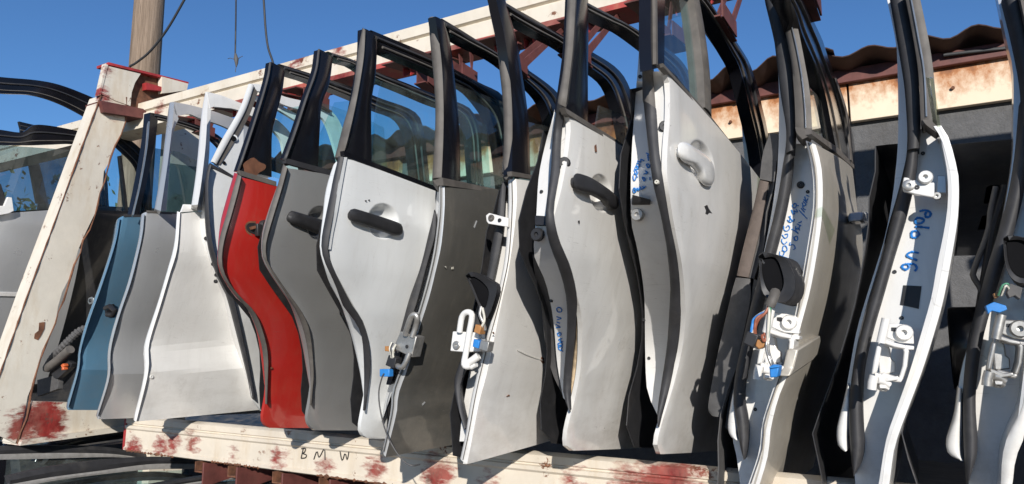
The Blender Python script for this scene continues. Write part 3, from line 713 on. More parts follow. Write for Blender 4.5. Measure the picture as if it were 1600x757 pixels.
# ---- red door
D5 = Door('red door with black window frame and an empty handle pocket', [(376.5, 277), (371, 302), (361, 338), (351.4, 370.5), (347, 396.6), (348, 419), (358, 442), (376, 465), (398.7, 489), (413, 525), (419, 558), (419, 590), (416.5, 623), (411, 652), (413, 663), (421.6, 669)], x0=-1.33, pillar=[(424, 97), (420, 121), (410, 157), (395.5, 203), (374, 267)])
D5.panel(M['red'], (430, 291), (483.5, 669.5))
D5.jamb_ribbon('seal', [(372.6, 271), (364, 299), (354.7, 334.6), (345, 367), (341.6, 393), (342.6, 416), (353, 440.6), (371, 465), (389, 487), (403.6, 522), (410, 548), (415.5, 600), (416.5, 630)], [(377, 276), (371, 302), (361, 338), (351.4, 370.5), (347, 396.6), (348, 419), (358, 442), (376, 465), (398.5, 489), (412.7, 525), (418.6, 558), (418, 600), (417, 632)], M['rubber_b'], off=-.010, thick=.05, bulge=.005)
D5.jamb_ribbon('jamb', [(366, 270), (357, 300), (352, 318), (344, 350), (340, 393), (341, 418), (352, 442), (369, 466), (385, 481), (400, 515), (408, 560), (413, 602)], [(374, 273), (366, 300), (357, 335), (348, 367), (344, 393), (345, 416), (355, 441), (372, 465), (391, 487), (405, 522), (411, 550), (416, 602)], M['red'], off=.025, thick=.03)
D5.skin_ribbon('pillar_cover', [(424, 97), (420, 121), (410, 157), (395.5, 203), (374, 267)], [(445, 113), (441, 144), (431, 183), (425, 212.5), (424.5, 277)], M['black'], off=-.004, thick=.02, bulge=.004, m_=7)
D5.jamb_ribbon('pillar_seal', [(421.5, 100), (417.5, 121), (407.5, 157), (393, 203), (371.5, 267)], [(424, 97), (420, 121), (410, 157), (395.5, 203), (374, 267)], M['rubber'], off=-.004, thick=.04, bulge=.004)
D5.rail([(424, 96.5), (456, 106), (488, 116), (555, 138), (592, 153), (648, 175), (662, 205), (668, 250)], [(445, 113), (465, 119.5), (485, 126), (550, 152), (592, 171), (626, 185), (641, 212), (647, 250)], off=-.006)
D5.glass_pane([(436, 172), (500, 160), (560, 180), (600, 200), (610, 330), (424, 276), (425, 215)], off=-.022)
D5.poly('belt_strip', [(375, 266.5), (432, 284), (432, 291.5), (376, 274.5)], M['rubber_b'], off=.003, thick=.01)
blob = [(394+17*cos(a)*(1+.18*sin(3*a+1))+2, 262-13*sin(a)*(1+.2*cos(4*a))) for a in np.linspace(0, 2*pi, 26)[:-1]]
D5.poly('rust_patch', blob, M['rust'], off=.0012, thick=.002)
D5.poly('handle_pocket', resample([(383, 353), (387, 347), (396, 346), (412, 350), (413, 372), (400, 371), (388, 366), (384, 360), (383, 353)], 24)[:-1], M['rust'], off=.0015, thick=.003)
D5.poly('pocket_hollow', resample([(385, 354), (389, 349), (399, 349), (401, 352), (401, 366), (391, 364), (386, 359), (385, 354)], 20)[:-1], M['plastic'], off=.002, thick=.002)
D5.poly('handle_bracket', [(402, 349), (413, 352), (414, 371), (403, 369)], M['plastic'], off=.014, thick=.012, bevel=.002)
D5.poly('bracket_arm', [(391, 355), (404, 352), (404, 356), (393, 359)], M['rust'], off=.008, thick=.004)
D5.disc('handle_boss', 412, 353, 9, M['plastic'], D5.skin(.004), (1, 0, 0), .01)

# ---- dark silver door
D6 = Door('dark silver grey door with a black door handle, right of the red door', [(449, 263), (441, 292), (428, 334.6), (417.6, 370.5), (415, 390), (418, 409.6), (429.7, 429), (447.6, 455), (474, 492.6), (485, 525), (490, 558), (490, 590.5), (486, 623), (481, 652), (483.5, 665), (493, 672.7)], x0=-1.195, pillar=[(500, 77.5), (495, 111), (480, 154), (464, 203), (447.6, 247)])
D6.panel(M['grey'], (513, 273), (565, 674.5))
D6.jamb_ribbon('seal', [(443.7, 254.7), (434.6, 289), (423, 325), (413.4, 360.7), (411, 383.5), (413, 403), (426, 426), (444, 453), (467, 496), (478.6, 535), (485, 577.5), (486.5, 607), (486, 632)], [(449, 262), (441, 292), (428, 334.6), (417.6, 370.5), (415, 390), (418, 409.6), (429.7, 429), (447.6, 455), (474, 492.6), (485, 525), (490, 580), (488.5, 607), (486.4, 634)], M['rubber_b'], off=-.010, thick=.05, bulge=.005)
D6.jamb_ribbon('jamb', [(442, 268), (432, 294), (419, 330), (410, 362), (408, 385), (410, 405), (422, 428), (438, 452), (455, 480), (470, 530), (480, 585), (485, 612)], [(446, 262), (437, 290), (425, 330), (415, 362), (413, 385), (415, 405), (427, 427), (446, 455), (469, 495), (480, 533), (486, 577), (487, 612)], M['grey'], off=.025, thick=.03)
D6.skin_ribbon('pillar_cover', [(500, 77.5), (495, 111), (480, 154), (464, 203), (447.6, 247)], [(520, 92), (514.5, 131), (503, 163.5), (500, 199), (496.6, 266)], M['black'], off=-.004, thick=.02, bulge=.004, m_=7)
D6.jamb_ribbon('pillar_seal', [(497.5, 79), (492.5, 111), (477, 154), (460, 203), (442, 253)], [(500, 77), (495, 111), (480, 154), (464, 203), (447, 250)], M['rubber'], off=-.004, thick=.04, bulge=.004)
D6.rail([(500, 76.5), (528, 86), (555, 95), (587, 112), (632, 129), (677, 147), (718, 161), (738, 174), (750, 205), (753, 250)], [(520, 92), (538, 97), (555, 102), (587, 123), (632, 142), (678, 162), (712, 174), (728, 188), (736, 212), (739, 250)], off=-.006)
D6.glass_pane([(524, 160), (545, 158), (610, 178), (690, 205), (690, 330), (497, 266), (501, 210)], off=-.022)
D6.poly('belt_strip', [(446, 247), (520, 267), (520, 275.5), (447, 255.5)], M['rubber'], off=.003, thick=.01)
cc, cr = (501, 350), (23, 29, 0)
carve_cup(D6, cc, cr)
handle(D6, [(454, 336), (457, 331), (463, 330), (505, 343), (522, 350), (528, 358), (527, 368), (519, 371), (505, 368), (478, 356), (459, 348), (454, 342)], cc, cr, M['plastic'], M['grey'])

# ---- bright silver-white door
D7 = Door('silver white door with big black handle, right of the dark silver one', [(542, 246.5), (532.5, 305), (519.4, 364), (516, 387), (518.8, 413), (532.5, 439), (555.3, 481), (565, 496), (576.5, 535), (578.8, 574), (575.5, 607), (568, 646), (564.4, 669), (568.4, 682), (581, 686)], x0=-.975, pillar=[(570, 45), (567.7, 94.6), (556, 163), (541.6, 225), (537, 240)])
D7.panel(M['white_c'], (680, 300), (600, 687))
D7.jamb_ribbon('seal', [(530, 245), (521, 282), (509.6, 334.6), (503, 370.5), (503, 390), (508, 409.6), (522.7, 442), (535.7, 478), (552, 499), (565, 525), (568.5, 567.6), (570, 613), (569.5, 640)], [(537, 246), (530.5, 282), (521, 334.6), (514, 370.5), (512, 390), (516, 409.6), (530, 440), (550, 478), (565, 500), (575.5, 535), (578, 574), (574.5, 610), (570, 642)], M['rubber'], off=-.012, thick=.05, bulge=.006)
D7.skin_ribbon('edge_strip', [(536.5, 246), (530, 282), (521, 334), (514.5, 370), (513.5, 390)], [(542.5, 246), (536, 282), (527, 334), (520.5, 366), (517, 390)], M['white_c'], off=.002, thick=.01)
D7.jamb_ribbon('jamb', [(521, 258), (513, 282), (507.5, 306), (504, 340), (500, 375), (500, 392), (505, 412), (516, 445), (532.5, 476), (549, 525), (562, 580), (568, 620)], [(528, 250), (520, 282), (511, 334), (505, 370), (505, 392), (510, 410), (525, 442), (537, 476), (556, 500), (567, 530), (570, 580), (571, 620)], M['white_c'], off=.035, thick=.03)
D7.skin_ribbon('pillar_cover', [(570, 45), (567.7, 94.6), (556, 163), (541.6, 225), (537, 240)], [(590, 60), (587, 117), (581.7, 150), (580, 182.7), (581, 258)], M['black'], off=-.004, thick=.02, bulge=.004, m_=7)
D7.jamb_ribbon('pillar_seal', [(567.7, 44), (559.6, 78), (551.4, 143.5), (537, 193), (523, 247)], [(571, 47), (567.7, 94.6), (556, 163), (541.6, 225), (534, 247)], M['rubber_b'], off=-.004, thick=.04, bulge=.005)
D7.rail([(568, 42.5), (620, 64), (672, 86), (709.6, 108), (750, 130), (783, 147), (797, 175), (806, 230)], [(590.5, 76), (632, 93), (674, 111), (713, 130), (738, 144), (766, 180), (776, 205), (782, 240)], off=-.006)
D7.glass_pane([(597, 127), (640, 139), (690, 160), (760, 195), (770, 330), (581, 262), (584, 205), (590, 160)], off=-.022)
D7.poly('belt_strip', [(537, 236), (690, 295), (690, 303), (538, 243.5)], M['black'], off=.003, thick=.01)
cc, cr = (598.5, 346), (25, 29, 0)
carve_cup(D7, cc, cr)
handle(D7, [(550, 331), (555, 326), (562, 327), (600, 339), (628, 349), (633, 356), (632, 365), (626, 368), (615, 366), (585, 356), (556, 346), (551, 340)], cc, cr, M['plastic'], M['white_c'])
for px, py in ((572, 314), (577, 313), (594, 355)): D7.disc('chip', px, py, 1.0, M['plastic'], D7.skin(.004), (1, 0, 0), .001, segs=7)

# ---- charcoal door with galvanised hinge
D8 = Door('charcoal door with dirty lower flank and grey steel hinge block on near edge', [(695, 292), (695, 327.6), (690, 383), (680, 429), (670.5, 467), (654, 518.7), (638, 574), (623, 616.6), (620, 646), (603, 714.5)], y0=1.20, front=True, L=.85)
D8.panel(M['dark'], (778, 297), (723, 692), W=.085)
D8.jamb_ribbon('hem', [(686, 291), (685, 330), (679, 383), (670.5, 425), (661, 462), (645, 515), (630, 565), (613, 610), (610.5, 642.7), (598, 704)], [(694.5, 292), (694.5, 327.6), (689.5, 383), (679.5, 429), (670, 467), (653.5, 518.7), (637.5, 574), (622.5, 616.6), (619.5, 646), (602.5, 714)], M['silver'], off=0, thick=.06, bulge=.003)
D8.jamb_ribbon('hem_fold', [(688, 292), (687.5, 330), (681.5, 383), (673, 425), (663, 462), (647, 515), (632, 565), (615.5, 610), (612.5, 642.7), (599, 706)], [(689.4, 292), (688.9, 330), (683, 383), (674.5, 425), (664.6, 462), (648.6, 515), (633.6, 565), (617, 610), (614, 642.7), (600.2, 706)], M['dark'], off=-.008, thick=.01)
D8.jamb_ribbon('jamb', [(683, 300), (677, 350), (667, 405), (655, 455), (634, 520), (616, 575), (603, 620), (596, 660)], [(688, 300), (688, 330), (681, 383), (672, 425), (662, 462), (646, 515), (630, 565), (612, 615)], M['silver'], off=.05, thick=.03)
D8.jamb_ribbon('seal', [(680, 327.6), (670.5, 362), (657.4, 415.7), (639.5, 467), (628, 509), (614, 560), (604, 600)], [(682, 335), (679, 370), (667, 412.5), (652.5, 467), (638, 512), (622, 562), (610, 602)], M['rubber'], off=.012, thick=.05, bulge=.006)
D8.jamb_ribbon('pillar_seal', [(670, 31), (672, 65), (678.6, 137), (680, 196), (675, 281)], [(681, 27), (690, 98), (693, 163), (692.5, 220), (690, 278)], M['rubber_b'], off=-.004, thick=.06, bulge=.008)
D8.jamb_ribbon('seal_foot', [(675, 278), (678, 285), (683.5, 291)], [(690.5, 277), (690, 283), (690, 288)], M['rubber_b'], off=-.006, thick=.05, n=8)
D8.skin_ribbon('pillar_cover', [(680, 26), (690, 98), (693, 163), (692.5, 220), (692, 279)], [(695.5, 36), (704.7, 75), (713, 147), (718, 209), (719.5, 287)], M['black'], off=-.004, thick=.02, bulge=.003, m_=7)
D8.rail([(681, 23.5), (720, 47), (776, 82), (815, 103), (868, 142), (886, 175), (896, 215)], [(696.6, 49), (736, 71), (775, 91), (817, 123), (845, 150), (858, 176), (864, 205)], off=-.006)
D8.glass_pane([(713, 134), (740, 142), (800, 165), (860, 200), (862, 320), (719, 281), (718, 209)], off=-.022)
D8.poly('belt_strip', [(692, 278), (790, 299), (790, 303.5), (693, 290)], M['rubber_b'], off=.003, thick=.01)
yh = 1.17
hb8 = ppoly('hinge_block', [(625, 518), (651, 526), (643, 559), (614, 545)], yh, .03, M['zinc'], D8.root, .002)
button('hinge_hole', on_plane(636, 542, 1, yh-.0), .004, (0, -1, 0), .002, M['plastic'], hb8, 8)
ptube('hinge_loop', [(633, 524, yh-.005), (639, 505, yh-.01), (644, 494, yh-.012), (650, 492, yh-.01), (652, 498, yh-.008), (650, 510, yh), (644, 527, yh)], .0062, M['zinc'], D8.root, 8, 26)
ptube('hinge_pin', [(640, 552, yh-.004), (634, 566, yh-.006), (628, 574, yh-.005), (619, 571, yh)], .0058, M['zinc'], D8.root, 8, 18)
pbox('plug', 601, 541, 609, 549, yh+.0, .02, M['plug_n'], D8.root, 1)
pl8 = ppoly('plug', [(607, 555), (619, 560), (615, 576), (602, 571)], yh-.01, .02, M['plastic'], D8.root)
pbox('plug', 593, 577, 608, 589, yh-.01, .014, M['plug_b'], D8.root)
for k in range(4): ptube('wire', [(612+2*k, 536+k, yh-.004), (609+2*k, 545, yh-.012), (611+k, 553, yh-.01), (612+k, 560, yh-.008)], .0022, (M['wire_w'], M['cable'], M['zinc'], M['wire_w'])[k], D8.root, 6, 14)
ptube('loose_wire', [(600, 584, yh-.012), (597, 590, yh-.012), (592, 612, yh-.01), (594, 640, yh-.01), (603, 675, yh-.012), (618, 705, yh-.01), (632, 722, yh), (644, 728, yh), (656, 726, yh+.03)], .0016, M['card_g'], D8.root, 6, 40)

# ---- white door with white hinge and gaiter
D9 = Door('white door with white hinge loop and rubber mirror gaiter, right of the charcoal door', [(807, 280), (808, 318), (802, 376.6), (794, 429), (785.7, 467), (765, 567.6), (749, 629.6), (739.6, 679.5), (730.6, 725.7)], y0=1.20, front=True, L=.85)
D9.panel(M['white_d'], (838, 285), (867, 686))
D9.jamb_ribbon('hem', [(794, 281), (794, 327.6), (789, 399), (781, 444), (771, 485), (756, 543), (744, 590), (735, 630), (728, 675), (719, 717)], [(806.6, 280), (807.5, 318), (801.5, 376.6), (793.5, 429), (785, 467), (764.5, 567.6), (756, 603), (748.5, 629.6), (739, 679.5), (730, 725)], M['white'], off=0, thick=.06, bulge=.003)
D9.jamb_ribbon('hem_fold', [(799, 284), (799.5, 327), (794.5, 399), (786, 444), (776.5, 485), (760.5, 543), (748.5, 590), (740, 630), (732, 675), (722.5, 719)], [(800.6, 284), (801.1, 327), (796, 399), (787.6, 444), (778, 485), (762, 543), (750, 590), (741.6, 630), (733.5, 675), (724, 719)], M['rubber_b'], off=-.004, thick=.008)
D9.jamb_ribbon('jamb', [(787, 290), (783, 330), (776, 390), (765, 450), (752, 500), (738, 560), (728, 610), (722, 650), (718, 690)], [(796, 290), (796, 330), (790, 400), (782, 444), (772, 485), (757, 543), (745, 590), (737, 630), (728, 690)], M['white'], off=.055, thick=.03)
D9.jamb_ribbon('seal', [(785.7, 285), (779, 312), (775, 350), (768, 385), (760, 432), (745, 480), (728, 540), (712, 584), (709.6, 603), (716, 636), (727, 672)], [(791, 285), (789, 312), (787, 350), (782, 385), (770, 440), (756, 490), (739, 545), (723, 588), (719, 606), (722, 634), (730, 668)], M['rubber'], off=.015, thick=.05, bulge=.007)
D9.jamb_ribbon('pillar_seal', [(761, -6), (772.6, 49), (780.8, 114), (785.7, 163), (787, 220), (784, 271)], [(773, -10), (789, 62), (797, 124), (800.5, 182.7), (800, 247), (799, 270)], M['rubber_b'], off=-.004, thick=.06, bulge=.008)
D9.jamb_ribbon('seal_foot', [(784, 268), (786, 276), (791, 281)], [(799, 269), (799, 274), (798, 279)], M['rubber_b'], off=-.006, thick=.05, n=8)
D9.skin_ribbon('pillar_cover', [(773, -10), (789, 62), (797, 124), (800.5, 182.7), (800, 272)], [(788, -6), (807, 62), (816.7, 120.7), (825, 182.7), (829, 276)], M['black'], off=-.004, thick=.02, bulge=.003, m_=7)
D9.rail([(776, -8), (791, 5), (838, 32), (884, 59), (919, 78), (965, 108), (986, 143), (999, 195)], [(794, 24.5), (838, 50), (880, 72), (919, 103), (952, 130), (968, 170), (978, 215)], off=-.006)
D9.glass_pane([(822, 190), (850, 196), (900, 215), (960, 250), (962, 340), (829, 276)], M['glass_d'], off=-.022)
D9.poly('belt_strip', [(799, 268), (850, 277), (850, 283), (800, 275)], M['rubber_b'], off=.003, thick=.01)
yh = 1.16
ppoly('check_bracket', [(759, 337), (764, 333), (794, 341), (794, 355), (763, 350), (760, 346)], yh+.03, .006, M['white'], D9.root)
button('bracket_hole', on_plane(768, 341, 1, yh+.03), .007, (0, -1, 0), .0035, M['rubber_b'], D9.root, 12)
button('bracket_hole', on_plane(781, 344.6, 1, yh+.03), .004, (0, -1, 0), .003, M['plastic'], D9.root, 10)
ppoly('hinge_plate', [(707, 518), (728, 519), (748, 520), (752, 549), (728, 551), (703, 549)], yh, .022, M['white'], D9.root, .002)
button('hinge_hole', on_plane(713.5, 540, 1, yh), .009, (0, -1, 0), .003, M['zinc'], D9.root, 12)
ptube('hinge_loop', [(718, 519, yh-.006), (721, 499, yh-.009), (725, 491, yh-.01), (731, 488, yh-.011), (737, 491, yh-.01), (737, 500, yh-.009), (733, 522, yh-.008), (728, 552, yh-.007), (725, 568, yh-.006), (728, 573, yh-.005), (735, 572, yh-.004)], .0062, M['white'], D9.root, 9, 44)
ptube('hinge_knuckle', [(732, 568, yh-.002), (740, 562, yh-.002), (748, 556, yh)], .0075, M['white'], D9.root, 9, 10)
ptube('hinge_knuckle', [(735, 574, yh+.004), (744, 569, yh+.004)], .006, M['white_d'], D9.root, 9, 6)
boot(D9, [(727, 430), (731, 426.5), (744, 426), (760, 434), (777, 447), (774, 466), (768, 484), (760, 499), (752, 488), (738, 455)], [(732, 434), (742, 433), (757, 444), (764, 458), (758, 482), (750, 474), (740, 450)], 1.15, M['plastic'], .06, 4, (9, 3))
ptube('wire', [(752, 480, 1.150), (750, 492, 1.145), (755, 504, 1.145), (758, 516, 1.150)], .0035, M['zinc'], D9.root, 7, 18)
ptube('wire', [(754, 482, 1.150), (757, 500, 1.140), (752, 512, 1.140), (748, 520, 1.145)], .0026, M['wire_w'], D9.root, 7, 18)
ppoly('plug', [(743, 507), (752, 510), (749, 523), (740, 519)], 1.135, .02, M['plug_n'], D9.root)
ppoly('plug', [(740, 530), (749, 533), (747, 545), (738, 542)], 1.130, .02, M['plug_b'], D9.root)
ppoly('plug', [(751, 532), (764, 535), (761, 550), (748, 546)], 1.132, .02, M['zinc'], D9.root)

def txt(ox, oy, s, lines): return [crop(ox, oy, s, l) for l in lines]
# ---- white door, black handle, lettered edge
D10 = Door('white door with a black handle and blue writing low on its inner edge', [(888, 176), (893.5, 192.5), (892, 220), (884.5, 269), (873.5, 318), (866.5, 341), (868, 360), (880, 399), (896.6, 442), (903, 462), (910, 492.6), (911, 525), (909, 574), (900, 623), (890, 662), (886, 688), (888.4, 701), (896.6, 704.6)], x0=-.50, pillar=[(899, -10), (896, 65), (891.7, 107.6), (884, 170)])
D10.panel(M['white_b'], (962, 225), (984.6, 704.6))
D10.jamb_ribbon('seal', [(870.5, 163), (864, 209), (862, 240), (861, 262), (854, 318), (852.5, 350.5), (859, 383), (873.7, 422), (884, 462), (886, 515), (880, 597), (882, 623), (891.5, 644)], [(883.5, 166), (878, 195), (875.4, 225), (873.7, 269), (865.6, 318), (865.6, 344), (873.7, 376.6), (890, 415.7), (901, 462), (900, 500), (897, 540), (891.8, 600), (892.5, 640)], M['rubber'], off=-.008, thick=.03, bulge=.008)
D10.jamb_ribbon('flange', [(880, 186), (876, 209), (875, 230), (873, 269), (866, 318), (865, 340)], [(889, 178), (893.5, 192.5), (892, 220), (884.5, 269), (873.5, 318), (867, 341)], M['white'], off=.004, thick=.02)
D10.jamb_ribbon('torn_foam', [(899, 497), (900, 525), (896, 560), (892, 600), (891, 622)], [(905, 500), (908, 525), (903, 570), (896, 610), (893, 622)], M['foam'], off=.01, thick=.02, bulge=.004)
D10.jamb_ribbon('jamb', [(876, 128), (864, 182.7), (853, 222), (842, 275), (838, 337), (834, 383), (836, 405), (847.6, 429), (857.4, 460), (865.6, 509), (870.5, 567.6), (880, 622)], [(884, 130), (876, 185), (868, 225), (866, 275), (860, 330), (860, 370), (866, 400), (882, 432), (889, 465), (890, 510), (884, 590), (884, 626)], M['white'], off=.06, thick=.03, m_=8)
D10.jamb_ribbon('inner_trim', [(832, 398), (836, 430), (845, 470), (851, 530), (862, 580), (879, 618)], [(838, 401), (848, 432), (857.4, 462), (865.6, 509), (870.5, 567.6), (881, 624)], M['card_g'], off=.075, thick=.03)
D10.jamb_ribbon('latch', [(836, 337), (836, 351.5)], [(853, 338), (853, 352)], M['plastic'], off=.05, thick=.02, n=4)
button('edge_bolt', hit(840, 367, D10.jamb(.055)), .012, (0, -1, 0), .006, M['plastic'], D10.root, 12)
button('edge_bolt', hit(882, 255, D10.jamb(.003)), .010, (.25, -1, 0), .005, M['plastic'], D10.root, 12)
D10.stroke(txt(850, 470, .1188, [[(195, 640), (250, 670)], [(195, 640), (186, 600), (212, 585), (238, 610), (225, 650)], [(180, 570), (200, 610), (240, 585), (222, 550), (180, 570)], [(250, 545), (190, 515), (235, 500)], [(175, 430), (190, 465), (222, 450), (215, 425), (178, 428)], [(158, 352), (215, 355), (152, 312)], [(165, 282), (208, 300)], [(165, 212), (225, 235), (175, 252)], [(165, 110), (180, 148), (225, 148), (230, 112), (190, 90), (165, 110)]]), .0012)
D10.jamb_ribbon('pillar_seal', [(886, -10), (883.5, 52), (880, 107.6), (870.5, 163)], [(900, -10), (896, 65), (891.7, 107.6), (884, 168)], M['rubber_b'], off=-.008, thick=.04, bulge=.008)
D10.skin_ribbon('pillar_cover', [(899, -10), (896, 65), (891.7, 107.6), (883, 172)], [(919, -10), (919.5, 60), (918.7, 120), (918.7, 200)], M['black'], off=-.003, thick=.02, bulge=.003, m_=7)
D10.rail([(900, -6), (921, 6), (955, 24), (988, 42), (1040, 74), (1072, 105), (1088, 150), (1096, 210)], [(905, 10), (921, 19.6), (955, 36), (983, 50), (1035, 92), (1058, 118), (1070, 158), (1076, 215)], off=-.006)
D10.glass_pane([(937, 165), (962, 175), (990, 188), (1060, 240), (1060, 300), (962, 232), (931, 207), (932, 196)], M['glass_d'], off=-.022)
D10.poly('belt_strip', [(882, 168), (964, 219), (1000, 247), (1000, 254), (962, 226), (886, 178)], M['rubber_b'], off=.003, thick=.01)
cc, cr = (939, 302), (18, 31, -.12)
carve_cup(D10, cc, cr)
handle(D10, crop(740, 220, .3262, [(500, 180), (505, 162), (520, 155), (570, 175), (660, 235), (700, 275), (708, 310), (700, 326), (680, 330), (655, 315), (640, 290), (590, 262), (540, 245), (510, 225)]), cc, cr, M['plastic'], M['white_b'])

# ---- white door, white handle
D11 = Door('white door with a white handle and a black paint scratch, blue writing on its edge', [(1036.7, 104), (1045.5, 118), (1048.7, 140), (1048, 196), (1045.5, 220), (1044, 269), (1049.7, 318), (1058, 367), (1067.6, 416), (1071.6, 460), (1072.5, 499), (1067.6, 545), (1054.6, 600), (1041.5, 643), (1030, 682), (1029, 704), (1033.5, 710)], x0=-.350, pillar=[(1034, -10), (1035, 50), (1036, 100)])
D11.panel(M['white_d'], (1156, 245), (1067, 710.5))
D11.jamb_ribbon('seal', [(1005, 156.6), (1014, 240), (1020, 285), (1030, 327.6), (1040, 376.6), (1047, 440), (1046, 480), (1042, 541), (1032, 608), (1027, 642.7), (1029, 662)], [(1025, 169.6), (1030, 240), (1036.7, 285), (1046.4, 344), (1058, 402.7), (1063, 460), (1061, 518.7), (1051, 584), (1040, 629.6), (1033, 655), (1030, 668)], M['rubber'], off=-.008, thick=.03, bulge=.008)
D11.jamb_ribbon('flange', [(1018.7, 112), (1022, 150), (1028, 220), (1035, 270), (1042, 318), (1051, 367)], [(1036, 112), (1046, 140), (1046.5, 196), (1042.5, 269), (1048, 318), (1056, 367)], M['white'], off=.004, thick=.02)
D11.jamb_ribbon('hem', [(1062, 495), (1058, 540), (1046, 600), (1035, 640), (1028.5, 672)], [(1069, 490), (1065, 545), (1052, 600), (1039, 643), (1029.5, 680)], M['white'], off=.004, thick=.03)
D11.jamb_ribbon('jamb', [(1001, -10), (998.5, 75), (992.6, 156.6), (987, 240), (985.5, 310), (987.7, 357), (996, 389.6), (1006.5, 460), (1008, 540), (1010, 600), (1016, 625), (1027, 648)], [(1006, -10), (1008, 75), (1010, 156.6), (1020, 240), (1030, 310), (1036, 357), (1044, 400), (1050, 460), (1047, 540), (1038, 600), (1033, 630), (1030, 652)], M['white'], off=.06, thick=.03, m_=8)
D11.jamb_ribbon('latch', [(988, 304.5), (987, 319)], [(1016, 312), (1015, 318.5)], M['plastic'], off=.05, thick=.02, n=4)
button('edge_bolt', hit(996.5, 336, D11.jamb(.055)), .012, (0, -1, 0), .006, M['zinc'], D11.root, 12)
button('edge_bolt', hit(1039, 198, D11.jamb(.003)), .010, (.25, -1, 0), .004, M['plastic'], D11.root, 12)
button('seal_clip', hit(1026.5, 285, D11.jamb(-.016)), .004, (0, -1, 0), .003, M['wire_w'], D11.root, 8)
D11.stroke(txt(970, 220, .1584, [[(130, 470), (148, 495), (132, 515), (120, 490), (130, 468), (152, 480)], [(150, 500), (165, 465), (175, 495), (190, 455), (205, 482), (245, 450)], [(212, 452), (235, 470)], [(120, 345), (125, 385), (140, 390), (150, 360)], [(125, 330), (165, 325), (150, 290), (130, 292), (165, 362)], [(140, 285), (170, 280), (150, 255), (138, 275)], [(150, 240), (175, 260), (185, 235), (155, 222)], [(165, 200), (190, 215), (200, 185), (225, 200)], [(210, 365), (230, 400), (240, 375), (215, 360)], [(225, 330), (265, 320), (240, 298)], [(250, 240), (270, 270), (285, 245), (260, 230), (250, 240)], [(250, 122), (282, 140)], [(265, 140), (272, 200)], [(285, 360), (287, 390)]]), .0012)
D11.jamb_ribbon('pillar_seal', [(1004, -10), (1003, 75), (1004, 156.6)], [(1017, -10), (1017, 65), (1024, 169.6)], M['rubber_b'], off=-.008, thick=.04, bulge=.008)
D11.skin_ribbon('pillar_cover', [(1017, -10), (1017, 65), (1019, 109)], [(1039, -10), (1038.5, 50), (1038, 104)], M['black'], off=-.003, thick=.02, m_=5)
D11.skin_ribbon('pillar_edge', [(1024, -10), (1024.5, 50), (1025, 100)], [(1027, -10), (1027.5, 50), (1028, 102)], M['rubber_b'], off=.002, thick=.01)
D11.skin_ribbon('glass_divider', [(1083, -10), (1092, 50), (1099, 110), (1101.5, 168)], [(1090, -10), (1101, 50), (1109, 115), (1112, 186)], M['rubber_b'], off=-.004, thick=.03, bulge=.004)
D11.rail([(1085, -25), (1107, 0), (1133, 39), (1159, 78), (1172, 101), (1185, 140), (1190, 163), (1200, 209)], [(1060, -25), (1092, 0), (1118, 37), (1142, 80), (1155, 105), (1167, 150), (1173, 176), (1184, 222)], off=-.006)
D11.skin_ribbon('rail_flange', [(1113, 47), (1142.6, 94.6), (1159, 137), (1168.7, 176), (1173, 222), (1177, 262)], [(1122, 42), (1148, 90), (1164, 140), (1172, 176), (1183, 222), (1185, 262)], M['silver'], off=-.03, thick=.02)
D11.glass_pane([(1037, -10), (1084, -10), (1094, 65), (1102, 172), (1104, 186), (1038, 108)], off=-.018)
D11.poly('belt_strip', [(1036, 99), (1113, 185), (1160, 245), (1160, 251), (1112, 191), (1037, 105)], M['rubber_b'], off=.003, thick=.01)
cc, cr = (1096, 253), (19, 36, -.25)
carve_cup(D11, cc, cr)
handle(D11, crop(960, 220, .3262, [(330, 20), (340, 5), (360, 8), (440, 60), (480, 110), (490, 170), (485, 208), (470, 218), (440, 200), (420, 150), (385, 115), (350, 95), (332, 60)]), cc, cr, M['white'], M['white_d'], .016)
D11.poly('paint_chip', crop(960, 220, .3262, [(433, 315), (445, 308), (452, 325), (462, 340), (470, 350), (455, 346), (446, 356), (436, 350), (440, 335)]), M['plastic'], off=.0045, thick=.002)
for k, (a, b_) in enumerate([((478, 395), (486, 390)), ((476, 412), (488, 402)), ((484, 418), (492, 408)), ((470, 380), (472, 370))]):
    D11.poly('paint_chip', crop(960, 220, .3262, [a, (b_[0], b_[1]), (b_[0]+3, b_[1]+4), (a[0]+3, a[1]+5)]), M['plastic'], off=.0045, thick=.002)
D11.poly('paint_chip', crop(960, 220, .3262, [(498, 628), (506, 622), (508, 632), (502, 640)]), M['rust'], off=.0045, thick=.002)

# ---- white-hemmed beige silver door with the gaiter, wiring and card
D12 = Door('beige silver door with white edge, rubber gaiter, coloured plugs and blue writing', [(1275, 226.5), (1283.5, 259), (1286, 301.5), (1283.5, 350.5), (1273.7, 416), (1264.5, 462), (1251, 512), (1234.6, 577), (1216.7, 623), (1204.5, 672), (1201, 709), (1187.6, 757), (1176, 790)], y0=1.36, front=True, jamb_off=.075, L=.85)
D12.panel(M['beige'], (1355, 278), (1208, 786), inner=M['card_g'])
D12.jamb_ribbon('hem', [(1259, 220), (1265.6, 246), (1270.5, 278.7), (1270.5, 324), (1262, 383), (1248, 464), (1238, 509), (1221.5, 567.6), (1205, 616.6), (1191, 662), (1186.5, 704), (1169.6, 756), (1158, 790)], [(1274.5, 226.5), (1283, 259), (1285.5, 301.5), (1283, 350.5), (1273.2, 416), (1264, 462), (1250.5, 512), (1234, 577), (1216, 623), (1204, 672), (1200.5, 709), (1187, 757), (1175.5, 790)], M['white'], off=0, thick=.085, bulge=.001)
